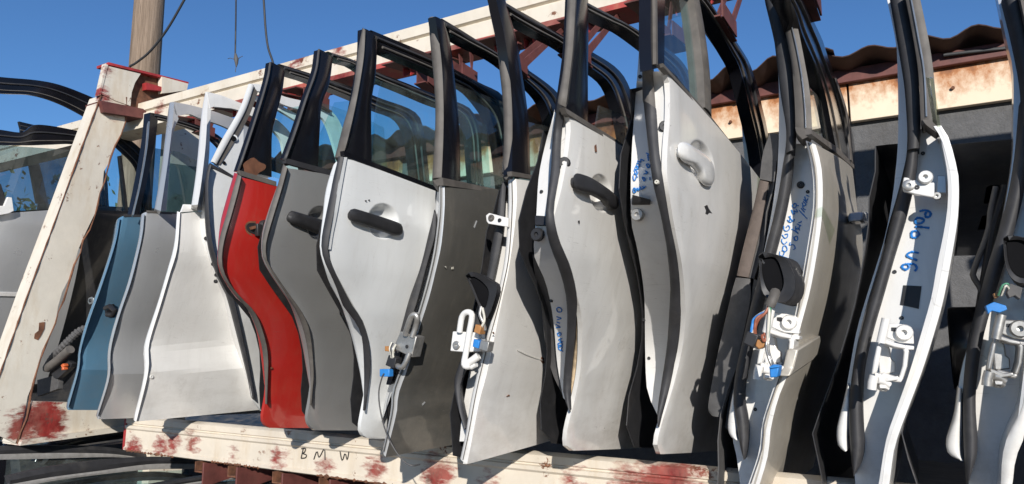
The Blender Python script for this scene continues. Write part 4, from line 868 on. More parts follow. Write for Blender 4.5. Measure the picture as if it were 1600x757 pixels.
D12.jamb_ribbon('hem_fold', [(1262, 223), (1268.6, 247), (1273.5, 279), (1273.5, 324), (1265, 383), (1251, 464), (1241, 509), (1224.5, 567.6), (1208, 616.6), (1193.5, 662), (1189.5, 704), (1172.6, 756)], [(1263.6, 223), (1270.2, 247), (1275, 279), (1275, 324), (1266.5, 383), (1252.5, 464), (1242.4, 509), (1226, 567.6), (1209.4, 616.6), (1195, 662), (1191, 704), (1174, 756)], M['rubber_b'], off=-.0045, thick=.006)
D12.jamb_ribbon('jamb', [(1219, 225), (1213, 280), (1206, 330), (1198, 373), (1190, 410), (1176, 470), (1162, 530), (1150, 590), (1143, 630), (1144, 680), (1152, 720), (1160, 790)], [(1263, 225), (1270, 262), (1275, 300), (1274, 340), (1265, 395), (1252, 460), (1240, 515), (1223, 575), (1207, 625), (1192, 672), (1187, 715), (1166, 790)], M['white'], off=.075, thick=.03, m_=8)
D12.jamb_ribbon('seal', [(1229, 225), (1223, 259), (1216.7, 300), (1207, 346), (1196, 388), (1184, 440), (1175, 470), (1162, 525), (1148, 590), (1146, 630), (1150.5, 660), (1157, 700), (1163, 717)], [(1241, 222), (1238, 269), (1232, 310), (1222, 355), (1211, 396), (1200, 440), (1188, 490), (1174, 550), (1164, 600), (1163, 630), (1168.5, 660), (1168.5, 695), (1164.5, 718)], M['rubber'], off=.045, thick=.04, bulge=.010)
D12.jamb_ribbon('edge_bulb', [(1149, 596), (1142, 630), (1137.5, 660), (1138.5, 676), (1145, 686), (1155, 690)], [(1152, 600), (1152.5, 630), (1153, 655), (1152, 672), (1152, 682), (1156.5, 689)], M['white'], off=.055, thick=.05, bulge=.006, n=16)
D12.jamb_ribbon('inner_flange', [(1213, 85), (1216.7, 130.5), (1217, 196), (1215.7, 247), (1210, 321), (1198, 375)], [(1218, 107.6), (1226.5, 163), (1228.7, 209), (1225.5, 247), (1217, 318), (1201, 375)], M['white'], off=.07, thick=.03)
D12.jamb_ribbon('pillar_seal', [(1193, -10), (1207, 49), (1213, 91), (1220, 150), (1228, 200), (1228, 240)], [(1214, -10), (1226.5, 49), (1236, 98), (1241, 156.6), (1243, 200), (1241, 235)], M['rubber'], off=.03, thick=.05, bulge=.006)
D12.jamb_ribbon('pillar', [(1215, -10), (1227, 49), (1236.5, 98), (1241.5, 156.6), (1243, 203)], [(1234, -10), (1247.7, 49), (1257.5, 98), (1265.6, 147), (1269, 203)], M['rubber_b'], off=.006, thick=.06, bulge=.004)
D12.jamb_ribbon('pillar_crease', [(1231, 20), (1243, 70), (1252, 120), (1257, 170), (1258, 200)], [(1233, 20), (1245, 70), (1254, 120), (1259, 170), (1260, 200)], M['alu'], off=-.002, thick=.008)
D12.jamb_ribbon('pillar_foot', [(1242.5, 199), (1245, 208), (1254, 218)], [(1269, 201), (1268, 206), (1265, 213)], M['rubber_b'], off=.0, thick=.05, n=8)
D12.rail([(1228, -40), (1254, 0), (1283.5, 59), (1293, 88), (1309.6, 130.5), (1326, 182.7), (1335, 225), (1336, 262)], [(1218, -30), (1242, 16), (1254, 55), (1277, 108), (1290, 150), (1300, 200), (1308, 240), (1310, 255)], off=-.006)
D12.skin_ribbon('far_trim', [(1304, 122), (1318, 165), (1326, 205), (1330, 250)], [(1307, 122), (1321.5, 165), (1330, 205), (1333.5, 256)], M['rubber_b'], off=.001, thick=.01)
D12.glass_pane([(1266, 138), (1276, 148), (1288, 168), (1300, 200), (1309, 236), (1268, 208)], M['glass_y'], off=-.018)
D12.poly('belt_strip', [(1268, 203), (1309, 231), (1335, 258), (1335, 264), (1308, 240), (1268, 210)], M['rubber_b'], off=.003, thick=.01)
D12.poly('rub_strip', [(1247.6, 546), (1282, 525), (1283, 535), (1281, 550), (1270, 564), (1234, 588.5), (1240, 575)], M['beige'], off=.014, thick=.018, bevel=.003)
D12.poly('handle_end', [(1349, 331), (1362, 331), (1368, 337), (1367, 348), (1352, 350), (1348, 345)], M['white_d'], off=.04, thick=.03, bevel=.006)
D12.stroke(txt(1200, 290, .1584, [[(118, 650), (115, 685), (135, 700), (155, 680), (160, 650), (135, 643)], [(115, 690), (210, 725)], [(150, 600), (145, 640), (170, 655), (190, 630), (175, 597), (150, 600)], [(140, 525), (135, 555), (160, 580), (188, 555)], [(140, 488), (165, 520), (190, 510), (195, 480), (165, 485)], [(155, 400), (160, 440), (190, 450), (215, 420), (200, 395), (180, 415)], [(190, 340), (215, 365), (240, 355)], [(222, 300), (212, 362)], [(205, 305), (250, 355), (262, 330)], [(230, 240), (250, 285), (265, 270), (255, 250), (290, 265), (280, 235)], [(262, 182), (243, 190), (247, 215), (270, 220), (278, 185), (255, 175)], [(275, 195), (302, 200)],
    [(220, 560), (213, 590), (240, 583), (257, 592), (267, 620), (250, 635)], [(260, 545), (252, 505), (272, 545), (290, 535), (285, 500), (250, 515)], [(235, 430), (297, 475)], [(295, 470), (270, 440), (293, 418), (312, 445)], [(275, 400), (270, 425), (300, 430), (312, 395)], [(285, 380), (325, 400)], [(300, 370), (325, 362), (328, 350)], [(305, 245), (385, 330)], [(325, 225), (360, 265)], [(342, 190), (345, 225), (372, 242)], [(335, 170), (350, 205), (375, 185), (345, 160)], [(350, 140), (385, 170)], [(360, 110), (375, 150), (395, 130)], [(375, 95), (405, 110)]]), .00105)
button('jamb_hole', hit(1251, 289, D12.jamb(.072)), .007, (0, -1, 0), .002, M['plastic'], D12.root, 12)
# the lining card that stands out on the inside
D12.jamb_ribbon('door_card', [(1186, 282), (1180, 312), (1172, 344), (1159, 396), (1151, 431)], [(1201, 285), (1195, 318), (1188, 357), (1178, 400), (1169.5, 434)], M['card'], off=.085, thick=.3, bulge=.004)
D12.jamb_ribbon('card_edge', [(1201, 285), (1195, 318), (1188, 357), (1178, 400), (1170, 434)], [(1211, 285), (1206, 320), (1199, 357), (1188, 402), (1178, 436)], M['card_g'], off=.095, thick=.3)
D12.jamb_ribbon('lower_card', [(1150, 434), (1142.6, 460), (1126, 532), (1114, 590), (1107, 630), (1107.5, 644), (1112, 650)], [(1172, 436), (1172, 470), (1157, 541.5), (1146, 590), (1138, 618), (1130, 645), (1126, 652)], M['card_g'], off=.085, thick=.3, bulge=.004)
D12.jamb_ribbon('card_gap', [(1178, 436), (1173.6, 462), (1157.5, 541.5), (1147, 590), (1139, 625), (1133, 668)], [(1186, 440), (1180, 470), (1166, 530), (1152, 590), (1143, 625), (1136, 672)], M['plastic'], off=.09, thick=.2)
D12.jamb_ribbon('corner_card', [(1203, 208), (1192, 240), (1187, 280)], [(1216, 210), (1215, 245), (1211, 285)], M['card_g'], off=.085, thick=.1, n=8)
yh = 1.33
boot(D12, [(1185, 399), (1192, 394.5), (1213, 398), (1229, 405), (1239, 424), (1244, 440), (1240, 462), (1226, 474), (1206, 470), (1196, 464), (1189, 450)], [(1190, 404), (1213, 404), (1225, 440), (1216, 461), (1200, 455), (1191, 430)], 1.27, M['plastic'], .10, 5, (17, 5))
def hinge(d, dx, dy, yh, mt, pin_top=True):
    o = lambda pts: [(x+dx, y+dy) for x, y in pts]
    ppoly('hinge_plate', o([(1388, 505), (1409, 507), (1424, 511), (1427, 522), (1428, 538), (1405, 536), (1384, 528)]), yh+.055, .02, mt, d.root, .002)
    q = [(1393, 512), (1400, 512), (1402, 516), (1399, 519), (1393, 517)]
    ppoly('plate_slot', o(q), yh+.0535, .002, M['plastic'], d.root, 0)
    bolt = button('hinge_bolt', on_plane(1413+dx, 520+dy, 1, yh+.055), .0135, (0, -1, 0), .010, mt, d.root, 16)
    ppoly('hinge_web', o([(1372, 533), (1380, 533), (1390, 545), (1392, 562), (1398, 566), (1399, 583), (1374, 585), (1372, 560)]), yh+.045, .02, mt, d.root, .002)
    ppoly('hinge_arm', o([(1409, 543), (1416, 543), (1420, 548), (1417, 573), (1411, 592), (1404, 591), (1410, 572), (1412, 550)]), yh+.012, .055, mt, d.root, .002)
    ppoly('hinge_arm', o([(1378, 583), (1404, 590), (1411, 591), (1408, 598), (1396, 597), (1376, 590)]), yh+.006, .06, mt, d.root, .002)
    ppoly('hinge_arm', o([(1382, 530), (1398, 536), (1415, 540), (1415, 546), (1398, 543), (1380, 537)]), yh+.008, .05, mt, d.root, .002)
    ppoly('hinge_leaf', o([(1381, 535), (1398, 538), (1428, 541), (1428, 547), (1402, 546), (1381, 541)]), yh+.03, .035, mt, d.root, .0015)
    ptube('hinge_pin', [(x+dx, y+dy, yh+yy) for x, y, yy in [(1384.5, 498, -.0), (1381, 514, .0), (1376, 536, .0)]], .0068, mt, d.root, 12)
    ppoly('hinge_barrel', o([(1370, 540), (1377, 543), (1374, 562), (1369, 584), (1361, 586), (1365, 562)]), yh-.008, .02, mt, d.root, .0025)
    ptube('hinge_pin', [(x+dx, y+dy, yh) for x, y in [(1366, 587), (1363, 598), (1362, 609)]], .0072, mt, d.root, 12)
    ppoly('hinge_leaf', o([(1366, 582), (1390, 590), (1403, 588), (1404, 594), (1384, 597), (1368, 592)]), yh+.0, .045, mt, d.root, .0015)
    ptube('check_arm', [(x+dx, y+dy, yy) for x, y, yy in [(1371, 594, yh), (1380, 596, yh+.005), (1389, 602, yh+.01)]], .006, mt, d.root, 8)
    button('hinge_nut', on_plane(1380+dx, 604+dy, 1, yh+.01), .009, (0, -.5, -1), .006, mt, d.root, 6)
hinge(D12, -179, -16, 1.30, M['white_d'])
pts = lambda L: [(1150+x*.2376, 440+y*.2376, Y) for x, y, Y in L]
ptube('wire_sleeve', pts([(258, 70, 1.25), (250, 100, 1.24), (235, 135, 1.235), (222, 160, 1.235)]), .0085, M['rubber_b'], D12.root, 9, 12)
for k, (mt, L) in enumerate([('wire_w', [(212, 150), (200, 190), (130, 235), (112, 280), (105, 340)]), ('plug_b', [(214, 150), (195, 195), (120, 245), (108, 290), (100, 335)]), ('wire_r', [(216, 155), (205, 200), (140, 240), (125, 290), (120, 350)]), ('wire_r', [(220, 155), (195, 205), (150, 250), (128, 300), (128, 350)]),
        ('wire_w', [(222, 160), (215, 260), (208, 360), (205, 440), (225, 520), (238, 550)]), ('wire_g', [(226, 160), (219, 240), (212, 350), (210, 450), (228, 520), (242, 552)]), ('zinc', [(230, 160), (222, 240), (216, 350), (214, 450), (232, 515), (248, 552)]), ('zinc', [(220, 165), (208, 265), (203, 370), (200, 450), (222, 525), (236, 556)]), ('wire_r', [(185, 340), (195, 370), (185, 395), (172, 370), (175, 350)])]):
    ptube('wire', pts([(x, y, 1.235+.004*sin(k+i)) for i, (x, y) in enumerate(L)]), .0024, M[mt], D12.root, 6, 30)
ppoly('plug', [p[:2] for p in pts([(75, 325, 0), (150, 355, 0), (115, 440, 0), (42, 405, 0)])], 1.23, .03, M['plastic'], D12.root, .002)
ppoly('plug', [p[:2] for p in pts([(135, 380, 0), (195, 395, 0), (185, 430, 0), (150, 448, 0), (125, 425, 0)])], 1.235, .025, M['plug_n'], D12.root, .002)
bp_ = ppoly('plug', [p[:2] for p in pts([(218, 560, 0), (245, 545, 0), (285, 555, 0), (270, 630, 0), (222, 635, 0)])], 1.225, .03, M['plug_b'], D12.root, .002)
ppoly('plug_ridge', [p[:2] for p in pts([(218, 560, 0), (285, 552, 0), (284, 565, 0), (218, 574, 0)])], 1.221, .004, M['plug_b'], bp_, .001)

# ---- white door seen on edge
D13 = Door('white door seen on edge with large blue letters and a square hole in its edge', [(1470.5, 196), (1483.5, 217), (1491.7, 247), (1498, 275.5), (1498, 327.6), (1491.7, 376.6), (1475.4, 464), (1460.7, 518.7), (1441, 580.7), (1421.5, 633), (1407, 672), (1397, 705), (1390, 757), (1384, 790)], y0=1.36, front=True, jamb_off=.075, L=.85)
D13.panel(M['white'], (1499, 300), (1398, 786), W=.14)
D13.jamb_ribbon('hem', [(1466, 202), (1471, 222), (1480, 269), (1481, 318), (1475.4, 360), (1464, 416), (1456, 462), (1444, 505.7), (1421.5, 580.7), (1402, 636), (1389, 672), (1381.5, 703), (1373, 757), (1366, 790)], [(1470, 196), (1483, 217), (1491.2, 247), (1497.5, 275.5), (1497.5, 327.6), (1491.2, 376.6), (1475, 464), (1460.2, 518.7), (1440.5, 580.7), (1421, 633), (1406.5, 672), (1396.5, 705), (1389.5, 757), (1383.5, 790)], M['white'], off=0, thick=.085, bulge=.001)
D13.jamb_ribbon('jamb', [(1419, 200), (1416, 250), (1406, 310), (1397, 350), (1384, 410), (1370, 470), (1352, 530), (1338, 590), (1330, 640), (1330, 690), (1334, 730), (1340, 790)], [(1470, 205), (1476, 250), (1485, 300), (1481, 345), (1468, 410), (1457, 470), (1440, 530), (1422, 590), (1403, 645), (1388, 690), (1380, 725), (1368, 790)], M['white'], off=.075, thick=.03, m_=8)
D13.jamb_ribbon('seal', [(1418, 225), (1414, 262), (1404, 302), (1392, 345), (1379, 400), (1361, 462), (1345, 520), (1333, 575), (1327, 625), (1326.5, 660), (1328, 690), (1331, 729), (1334, 743)], [(1435, 220), (1431, 270), (1420, 321), (1410, 358), (1397, 400), (1380, 460), (1364, 515), (1350, 575), (1347, 629.6), (1348.5, 675), (1349.6, 705), (1343, 730), (1335, 743.6)], M['rubber'], off=.045, thick=.04, bulge=.010)
D13.jamb_ribbon('inner_flange', [(1384, -10), (1398.7, 59), (1402, 98), (1403.6, 179), (1402, 240), (1395, 305), (1384, 365), (1371, 410), (1352, 470), (1338, 520), (1328, 575), (1322, 610)], [(1389, -10), (1405, 81.5), (1413, 137), (1418, 202), (1415.7, 247), (1400, 312), (1388, 352), (1374, 410), (1356, 470), (1342, 525), (1332, 580), (1328, 615)], M['white'], off=.07, thick=.03)
D13.jamb_ribbon('edge_bulb', [(1324, 600), (1316, 635), (1308, 668), (1308, 690), (1312, 700), (1320, 706)], [(1328, 606), (1327.6, 640), (1326, 668), (1324, 682), (1324, 694), (1324, 704)], M['white'], off=.055, thick=.05, bulge=.006, n=16)
D13.jamb_ribbon('pillar_seal', [(1389, -10), (1405, 81.5), (1413, 137), (1417.5, 202), (1417, 235)], [(1413, -10), (1426.5, 59), (1434.6, 114), (1438, 182.7), (1436, 232)], M['rubber'], off=.03, thick=.05, bulge=.006)
D13.jamb_ribbon('pillar', [(1413.5, -10), (1427, 59), (1435, 114), (1438.5, 182.7), (1442, 195)], [(1436, -10), (1449, 52), (1457.5, 104), (1463, 163), (1464, 190)], M['rubber_b'], off=.006, thick=.06, bulge=.004)
D13.jamb_ribbon('pillar_crease', [(1421, -10), (1434, 59), (1443, 114), (1446.5, 182)], [(1423.5, -10), (1436.5, 59), (1445.5, 114), (1449, 182)], M['alu'], off=.0, thick=.008)
D13.jamb_ribbon('pillar_foot', [(1441, 187), (1448, 196), (1463, 207)], [(1464, 188), (1466, 196), (1470, 199)], M['rubber_b'], off=.0, thick=.05, n=8)
xw = D13.x0-.03
box('top_rail', (xw-.03, 1.385, 2.40), (xw, 2.05, 2.435), M['black'], D13.root); box('far_pillar', (xw-.03, 2.02, 1.95), (xw, 2.07, 2.402), M['black'], D13.root)
D13.glass_pane([(1452, 120), (1458, 122), (1470, 198), (1462, 190)], M['glass_y'], off=-.02)
D13.jamb_ribbon('square_hole', [(1411.5, 446), (1406.5, 476.5)], [(1440, 447.5), (1435.5, 483)], M['plastic'], off=.0735, thick=.002, n=4)
for tx in [txt(1400, 310, .1584, [[(230, 130), (290, 120), (338, 142), (333, 180), (300, 187), (288, 162), (300, 135)], [(190, 225), (200, 250), (250, 245), (277, 215), (240, 195), (205, 198), (190, 225)], [(190, 280), (330, 295)], [(150, 350), (160, 385), (200, 387), (228, 355), (205, 325), (165, 328), (150, 350)]]), txt(1400, 310, .1584, [[(225, 540), (150, 530), (108, 568), (210, 615)], [(185, 720), (206, 690), (180, 652), (110, 650), (65, 662), (65, 690), (100, 705), (130, 680), (115, 652)]])]: D13.stroke(tx, .0022)
hinge(D13, 0, 0, 1.30, M['white_d'])
ppoly('check_bracket', [(1412, 277), (1420, 278), (1423, 283), (1430, 281), (1441, 287), (1460, 285), (1460, 306), (1457, 309), (1430, 304), (1411, 299), (1410, 288)], 1.36, .012, M['white'], D13.root, .002)
button('bracket_hole', on_plane(1420, 290, 1, 1.36), .010, (0, -1, 0), .003, M['zinc'], D13.root, 14)
button('bracket_bolt', on_plane(1446, 278, 1, 1.36), .0115, (0, -1, 0), .010, M['white'], D13.root, 14)
button('bracket_hole', on_plane(1433, 293, 1, 1.36), .004, (0, -1, 0), .002, M['plastic'], D13.root, 10)
ppoly('check_clip', [(1465, 274), (1478, 275), (1479, 302), (1463, 302)], 1.40, .02, M['silver'], D13.root)
button('bracket_nut', on_plane(1464, 307, 1, 1.385), .007, (0, -1, 0), .006, M['zinc'], D13.root, 10)

# ---- last door at the right edge of the picture
D14 = Door('pale grey door at the right end with bare window regulator and a round speaker', [(1622, 190), (1632, 225), (1640, 270), (1642, 330), (1636, 400), (1626, 470), (1616, 560), (1606, 640), (1600, 683), (1587, 716), (1582.5, 757), (1577, 790)], y0=1.36, front=True, jamb_off=.075, L=.85)
D14.panel(M['silver'], (1650, 260), (1560, 786), inner=M['navy'], W=.165)
D14.jamb_ribbon('hem', [(1618, 196), (1624, 240), (1626, 300), (1622, 380), (1612, 450), (1604, 540), (1600, 615), (1592, 645), (1574, 683), (1566, 716), (1564, 757), (1560, 790)], [(1621.5, 190), (1639, 270), (1641, 330), (1635, 400), (1625, 470), (1615, 560), (1606, 640), (1600, 683), (1590, 708), (1586.5, 716), (1582, 757), (1576.5, 790)], M['white_b'], off=0, thick=.085, bulge=.003)
D14.jamb_ribbon('jamb', [(1592, 200), (1586, 280), (1572, 350), (1556, 410), (1540, 470), (1524, 540), (1510, 600), (1506, 650), (1508, 700), (1514, 757), (1516, 790)], [(1622, 200), (1630, 280), (1628, 350), (1620, 410), (1614, 470), (1608, 540), (1604, 600), (1596, 645), (1578, 690), (1566, 757), (1562, 790)], M['white_d'], off=.075, thick=.03, m_=8)
D14.jamb_ribbon('seal', [(1594, 160), (1587, 240), (1577, 300), (1562, 360), (1546, 410), (1530, 470), (1514, 530), (1506, 600), (1505, 650), (1506, 699.5), (1510, 757)], [(1612, 160), (1607, 240), (1600, 300), (1588, 350), (1570, 410), (1552, 470), (1536, 530), (1527, 590), (1524.5, 635), (1527.6, 703.6), (1516, 745)], M['rubber'], off=.045, thick=.04, bulge=.010)
D14.jamb_ribbon('inner_flange', [(1557, -10), (1571.6, 59), (1583, 114), (1583, 196), (1582, 245), (1568, 334), (1549, 402.7), (1532.5, 467), (1516, 530), (1503, 574), (1497, 610)], [(1567, -10), (1584, 59), (1597, 130), (1599, 196), (1594, 250), (1577, 334), (1558, 402.7), (1538, 467), (1520, 530), (1508, 578), (1504, 615)], M['silver'], off=.07, thick=.03)
D14.jamb_ribbon('edge_bulb', [(1497, 605), (1491, 650), (1479, 690), (1481, 708), (1490, 715), (1502, 720)], [(1503, 608), (1503, 650), (1502, 680), (1501, 700), (1502, 712), (1505, 720)], M['white_d'], off=.055, thick=.05, bulge=.006, n=16)
D14.jamb_ribbon('pillar_seal', [(1567, -10), (1584, 59), (1597, 130), (1599, 196)], [(1592, -10), (1606, 59), (1616, 130), (1618, 196)], M['rubber'], off=.03, thick=.05, bulge=.006)
D14.jamb_ribbon('pillar', [(1592.5, -10), (1606.5, 59), (1616.5, 130), (1618, 196)], [(1612, -10), (1626, 59), (1634, 130), (1636, 190)], M['rubber_b'], off=.006, thick=.06)
hinge(D14, 180, -6, 1.30, M['zinc'])
boot(D14, [(1567, 372), (1575, 368), (1600, 371), (1622, 378), (1632, 402), (1626, 436), (1604, 444), (1585, 440), (1572, 420)], [(1571, 376), (1598, 376), (1616, 392), (1612, 430), (1592, 434), (1576, 415)], 1.27, M['plastic'], .12, 5, (4, 6))
ppoly('plug', [(1578, 443), (1598, 450), (1594, 468), (1586, 462), (1577, 466), (1573, 458)], 1.26, .03, M['card_g'], D14.root)
ppoly('plug', [(1540, 478), (1553, 472), (1572, 478), (1574, 484), (1562, 489), (1550, 486), (1544, 491)], 1.27, .03, M['plug_b'], D14.root)
ppoly('plug', [(1552, 459), (1560, 456), (1561, 464), (1555, 467)], 1.265, .02, M['plug_n'], D14.root)
for k in range(3): ptube('wire', [(1560+2*k, 462, 1.262), (1566+2*k, 448, 1.255), (1574, 444+2*k, 1.258), (1576, 452, 1.262)], .002, M[('wire_g', 'cable', 'wire_w')[k]], D14.root, 6, 16)
# inner (left-hand) face fittings: speaker and regulator
def disc_x(name, c, r, depth, mat, parent):
    V = []; Fc = []; sg = 28
    prof = [(r, 0), (r, -.03), (r*.97, -.034), (r*.9, -.034), (r*.82, -.018), (r*.3, -.010), (r*.26, -.022), (.001, -.026)]
    for q, dx in prof:
        for k in range(sg): V.append(c+np.array([dx*depth/.03, q*cos(2*pi*k/sg), q*sin(2*pi*k/sg)]))
    for i in range(len(prof)-1):
        for k in range(sg): Fc.append((i*sg+k, i*sg+(k+1) % sg, (i+1)*sg+(k+1) % sg, (i+1)*sg+k))
    return link_mesh(name, V, Fc, mat, parent, angle=40)
disc_x('speaker', np.array([.080, 1.63, on_plane(1500, 545, 1, 1.62)[2]]), .080, .045, M['black'], D14.root)
xin2 = lambda P: P[..., 1]-1.50
tube('regulator_rod', [hit(*p, xin2) for p in resample([(1556, 292), (1548, 330), (1543, 365), (1521, 425), (1524, 438), (1533, 455), (1529, 480)], 30)], .005, M['card_g'], D14.root, 8)
tube('regulator_rail', [hit(*p, xin2) for p in [(1570, 290), (1551, 352), (1535, 450), (1527, 500)]], .006, M['plastic'], D14.root, 6)
for q in ([(1553, 292), (1561, 288), (1566, 296), (1560, 318), (1549, 318)], [(1546, 336), (1556, 334), (1550, 358), (1538, 360)]):
    prism('regulator_bracket', [hit(*p, xin2) for p in q], (-.012, 0, 0), M['alu'], D14.root, bevel=.002)

# ---- near-black door behind the blue one
D0 = Door('near black door with hanging grey conduit and orange plug, behind the leaning end post', [(108, 332), (88, 400), (62, 480), (42, 540), (30, 580), (22, 640)], y0=1.62, front=True, L=.75)
D0.panel(M['navy'], (190, 334), (120, 634))
D0.jamb_ribbon('jamb', [(96, 335), (76, 400), (50, 480), (28, 545), (10, 640)], [(107.5, 332), (87.5, 400), (61.5, 480), (41.5, 540), (21.5, 640)], M['navy'], off=.01, thick=.04)
D0.rail([(160, 181), (175, 194), (192, 210), (228, 244), (236, 300), (238, 334)], [(152, 205), (166, 216), (184, 232), (212, 262), (218, 300), (222, 334)], off=-.006)
D0.skin_ribbon('glass_divider', [(187, 244), (192, 290), (196.5, 336)], [(190, 243), (196, 290), (201, 336)], M['rubber_b'], off=-.006, thick=.02)
D0.glass_pane([(150, 205), (186, 236), (216, 264), (222, 334), (105, 330)], M['glass_d'], off=-.02)
D0.poly('belt_strip', [(100, 327), (225, 331), (225, 337), (100, 333)], M['rubber'], off=.003, thick=.012)
# conduit and plug that hang from it
pth = resample([(134, 513), (122, 519), (108, 532), (95, 546), (84, 558), (77, 568), (72, 577)], 66)
tube('conduit', [on_plane(*p, 1, 1.57-.05*sin(pi*i/65)) for i, p in enumerate(pth)], [.0155 if (i//2) % 2 else .0125 for i in range(66)], M['card_g'], D0.root, 10, smooth=False)
ptube('plug_bar', [(74, 576, 1.50), (92, 562, 1.50), (110, 546, 1.50)], .0165, M['rubber_b'], D0.root, 10)
ppoly('plug_plate', [(80, 585), (104, 563), (112, 568), (110, 574), (90, 592), (84, 591)], 1.52, .02, M['plastic'], D0.root)
ppoly('plug_plate', [(58, 594), (88, 586), (91, 598), (90, 608), (58, 620)], 1.53, .02, M['card_g'], D0.root)
ppoly('plug', [(94, 571), (98, 568), (100, 572), (98, 574), (99, 578), (95, 579), (96, 575)], 1.495, .02, M['plug_o'], D0.root, .003)

# ---- doors of the next bay, left of the end post
DL = Door('white door with long dark window rails and dusty glass, cut off at the left edge', [(-60, 338), (-75, 420), (-100, 520), (-130, 620)], y0=1.25, front=True, L=.46)
DL.panel(M['silver'], (90, 328), (60, 600))
DL.rail([(-60, 112), (0, 120.5), (60, 126), (100, 135), (152, 156), (180, 172)], [(-60, 136), (0, 146), (50, 149), (95, 163), (146, 190), (170, 205)], off=-.006, drop=0)
DL.rail([(-60, 196), (0, 203), (35, 207), (58, 195), (122, 205), (160, 218)], [(-60, 226), (0, 227), (50, 227), (80, 226), (118, 226), (150, 240)], off=-.03, name='inner_rail')
DL.glass_pane([(-60, 226), (0, 227), (130, 236), (150, 250), (110, 332), (-60, 340)], M['glass_l'], off=-.02)
DL.poly('belt_strip', [(-60, 334), (110, 326), (110, 332), (-60, 341)], M['black'], off=.003, thick=.012)
DL.poly('side_moulding', [(-110, 452), (45, 458), (43, 465), (-112, 460)], M['white_d'], off=.012, thick=.014, bevel=.003)
DL.poly('mirror_bracket', [(-30, 270), (2, 288), (14, 326), (8, 336), (-30, 338)], M['plastic'], off=.02, thick=.03, bevel=.003)
DL.poly('mirror_plate', [(12, 308), (19, 309), (22, 330), (14, 334), (4, 336), (-10, 338), (-8, 322), (6, 322)], M['white'], off=.03, thick=.012, bevel=.002)
DM = Door('dark door with black upper frame standing behind the left white door', [(60, 318), (48, 400), (30, 480), (8, 560), (-6, 640)], y0=1.95, front=True, L=.8)
DM.panel(M['navy'], (150, 322), (100, 625))
DM.rail([(30, 190), (90, 205), (140, 225), (165, 270), (170, 318)], [(30, 206), (85, 220), (130, 240), (150, 275), (156, 318)], off=-.006)
DM.glass_pane([(40, 205), (90, 220), (130, 240), (156, 318), (62, 318)], M['glass_l'], off=-.02)
DM.skin_ribbon('pillar_cover', [(30, 190), (45, 250), (58, 318)], [(42, 193), (60, 250), (76, 320)], M['black'], off=-.004, thick=.02)

# ---- doors standing further along, beyond the right edge: copies of the edge-on door
for k in range(4):
    r = D13.root.copy(); COL.objects.link(r)
    r.location = Vector(D13.root.location)+Vector((.50+.255*k, .02*(k % 2), .0))
    r['label'] = 'white car door standing on the rack beyond the right edge of the picture'
    r['group'] = 'white car doors beyond the right edge'
    for ch in D13.root.children:
        if ch.name.startswith(('handwriting', 'square_hole')): continue
        q = ch.copy(); COL.objects.link(q); q.parent = r
        for g_ in ch.children:
            q2 = g_.copy(); COL.objects.link(q2); q2.parent = q

# ------------------------------------------------------------------ brackets that hold the window frames to the beam
def bracket(x, y0, z0, y1, z1, inside=.045):
    th = .004; xr = x+.012
    zb = zb_bot-.023
    P = lambda L, xx: [(xx, y, z) for y, z in L]
    br = multi_prism('bracket', [
        (P([(y0, z0+.010), (y1, z1+.010), (y1, z1-.028), (y0, z0-.028)], xr), (th, 0, 0)),
        (P([(y0-.01, z0-.030), (y1+.02, z1-.030), (y1+.02, z1-.026), (y0-.01, z0-.026)], xr-.001), (-inside, 0, 0)),
        (P([(y0, z0+.03), (y1, z1+.03), (y1, z1-.0255), (y0, z0-.0255)], xr-inside), (th, 0, 0))], M['brown'], rack)
    a0 = (y1-.02, z1-.026); a1 = (y1-.02, z1+.004); b0 = (BEAM_Y+.03, zb+.0); b1 = (BEAM_Y+.008, zb)
    multi_prism('bracket_arm', [(P([a0, b0, b1, a1], xr-.0045), (-th, 0, 0)), (P([a0, b0, b1, a1], xr-inside-.001), (-th, 0, 0))], M['brown'], rack)
    for dx in (-.075, -.105):
        multi_prism('bracket_gusset', [(P([(BEAM_Y-.025, zb), (BEAM_Y+.05, zb), (BEAM_Y-.02, zb-.05)], x+dx), (th, 0, 0))], M['redp'], rack)
    prism('bracket_finger', [(x-.13, BEAM_Y-.10, zb-.028), (x-.05, BEAM_Y-.10, zb-.028), (x-.05, BEAM_Y+.07, zb-.004), (x-.13, BEAM_Y+.07, zb-.004)], (0, 0, -.004), M['brown'], rack)
for d, q in ((D1, (1.74, 2.46, 1.80, 2.45)), (D2, (1.72, 2.46, 1.79, 2.45)), (D3, (1.72, 2.45, 1.79, 2.44)), (D4, (1.70, 2.46, 1.78, 2.45)), (D5, (1.74, 2.45, 1.80, 2.44)), (D6, (1.735, 2.448, 1.82, 2.444)), (D7, (1.70, 2.398, 1.755, 2.386)), (D8, (1.49, 2.330, 1.565, 2.324)),
          (D9, (1.50, 2.326, 1.58, 2.322)), (D10, (1.63, 2.375, 1.76, 2.392)), (D11, (1.50, 2.333, 1.628, 2.334)), (D12, (1.5, 2.33, 1.6, 2.33)), (D13, (1.5, 2.33, 1.6, 2.33)), (D14, (1.5, 2.33, 1.6, 2.33))):
    bracket(float(d.X(q[1])), *q)

# lettering on the lower rail (felt pen)
rail_f = lambda P: P[..., 1]-(Yr-.0008)
for tx in txt(340, 630, .225, [[(595, 315), (580, 380)]]) and [txt(340, 630, .225, [[(595, 315), (580, 382)], [(582, 318), (610, 316), (603, 342), (588, 350), (615, 360), (610, 380), (580, 384)], [(668, 392), (690, 335), (705, 378), (740, 320), (746, 396)], [(850, 335), (865, 400), (885, 350), (900, 395), (914, 320)]])]:
    tube('lettering', [[hit(*p, rail_f) for p in resample(l, 4*len(l))] for l in tx], .0016, M['ink_k'], rack, 5)

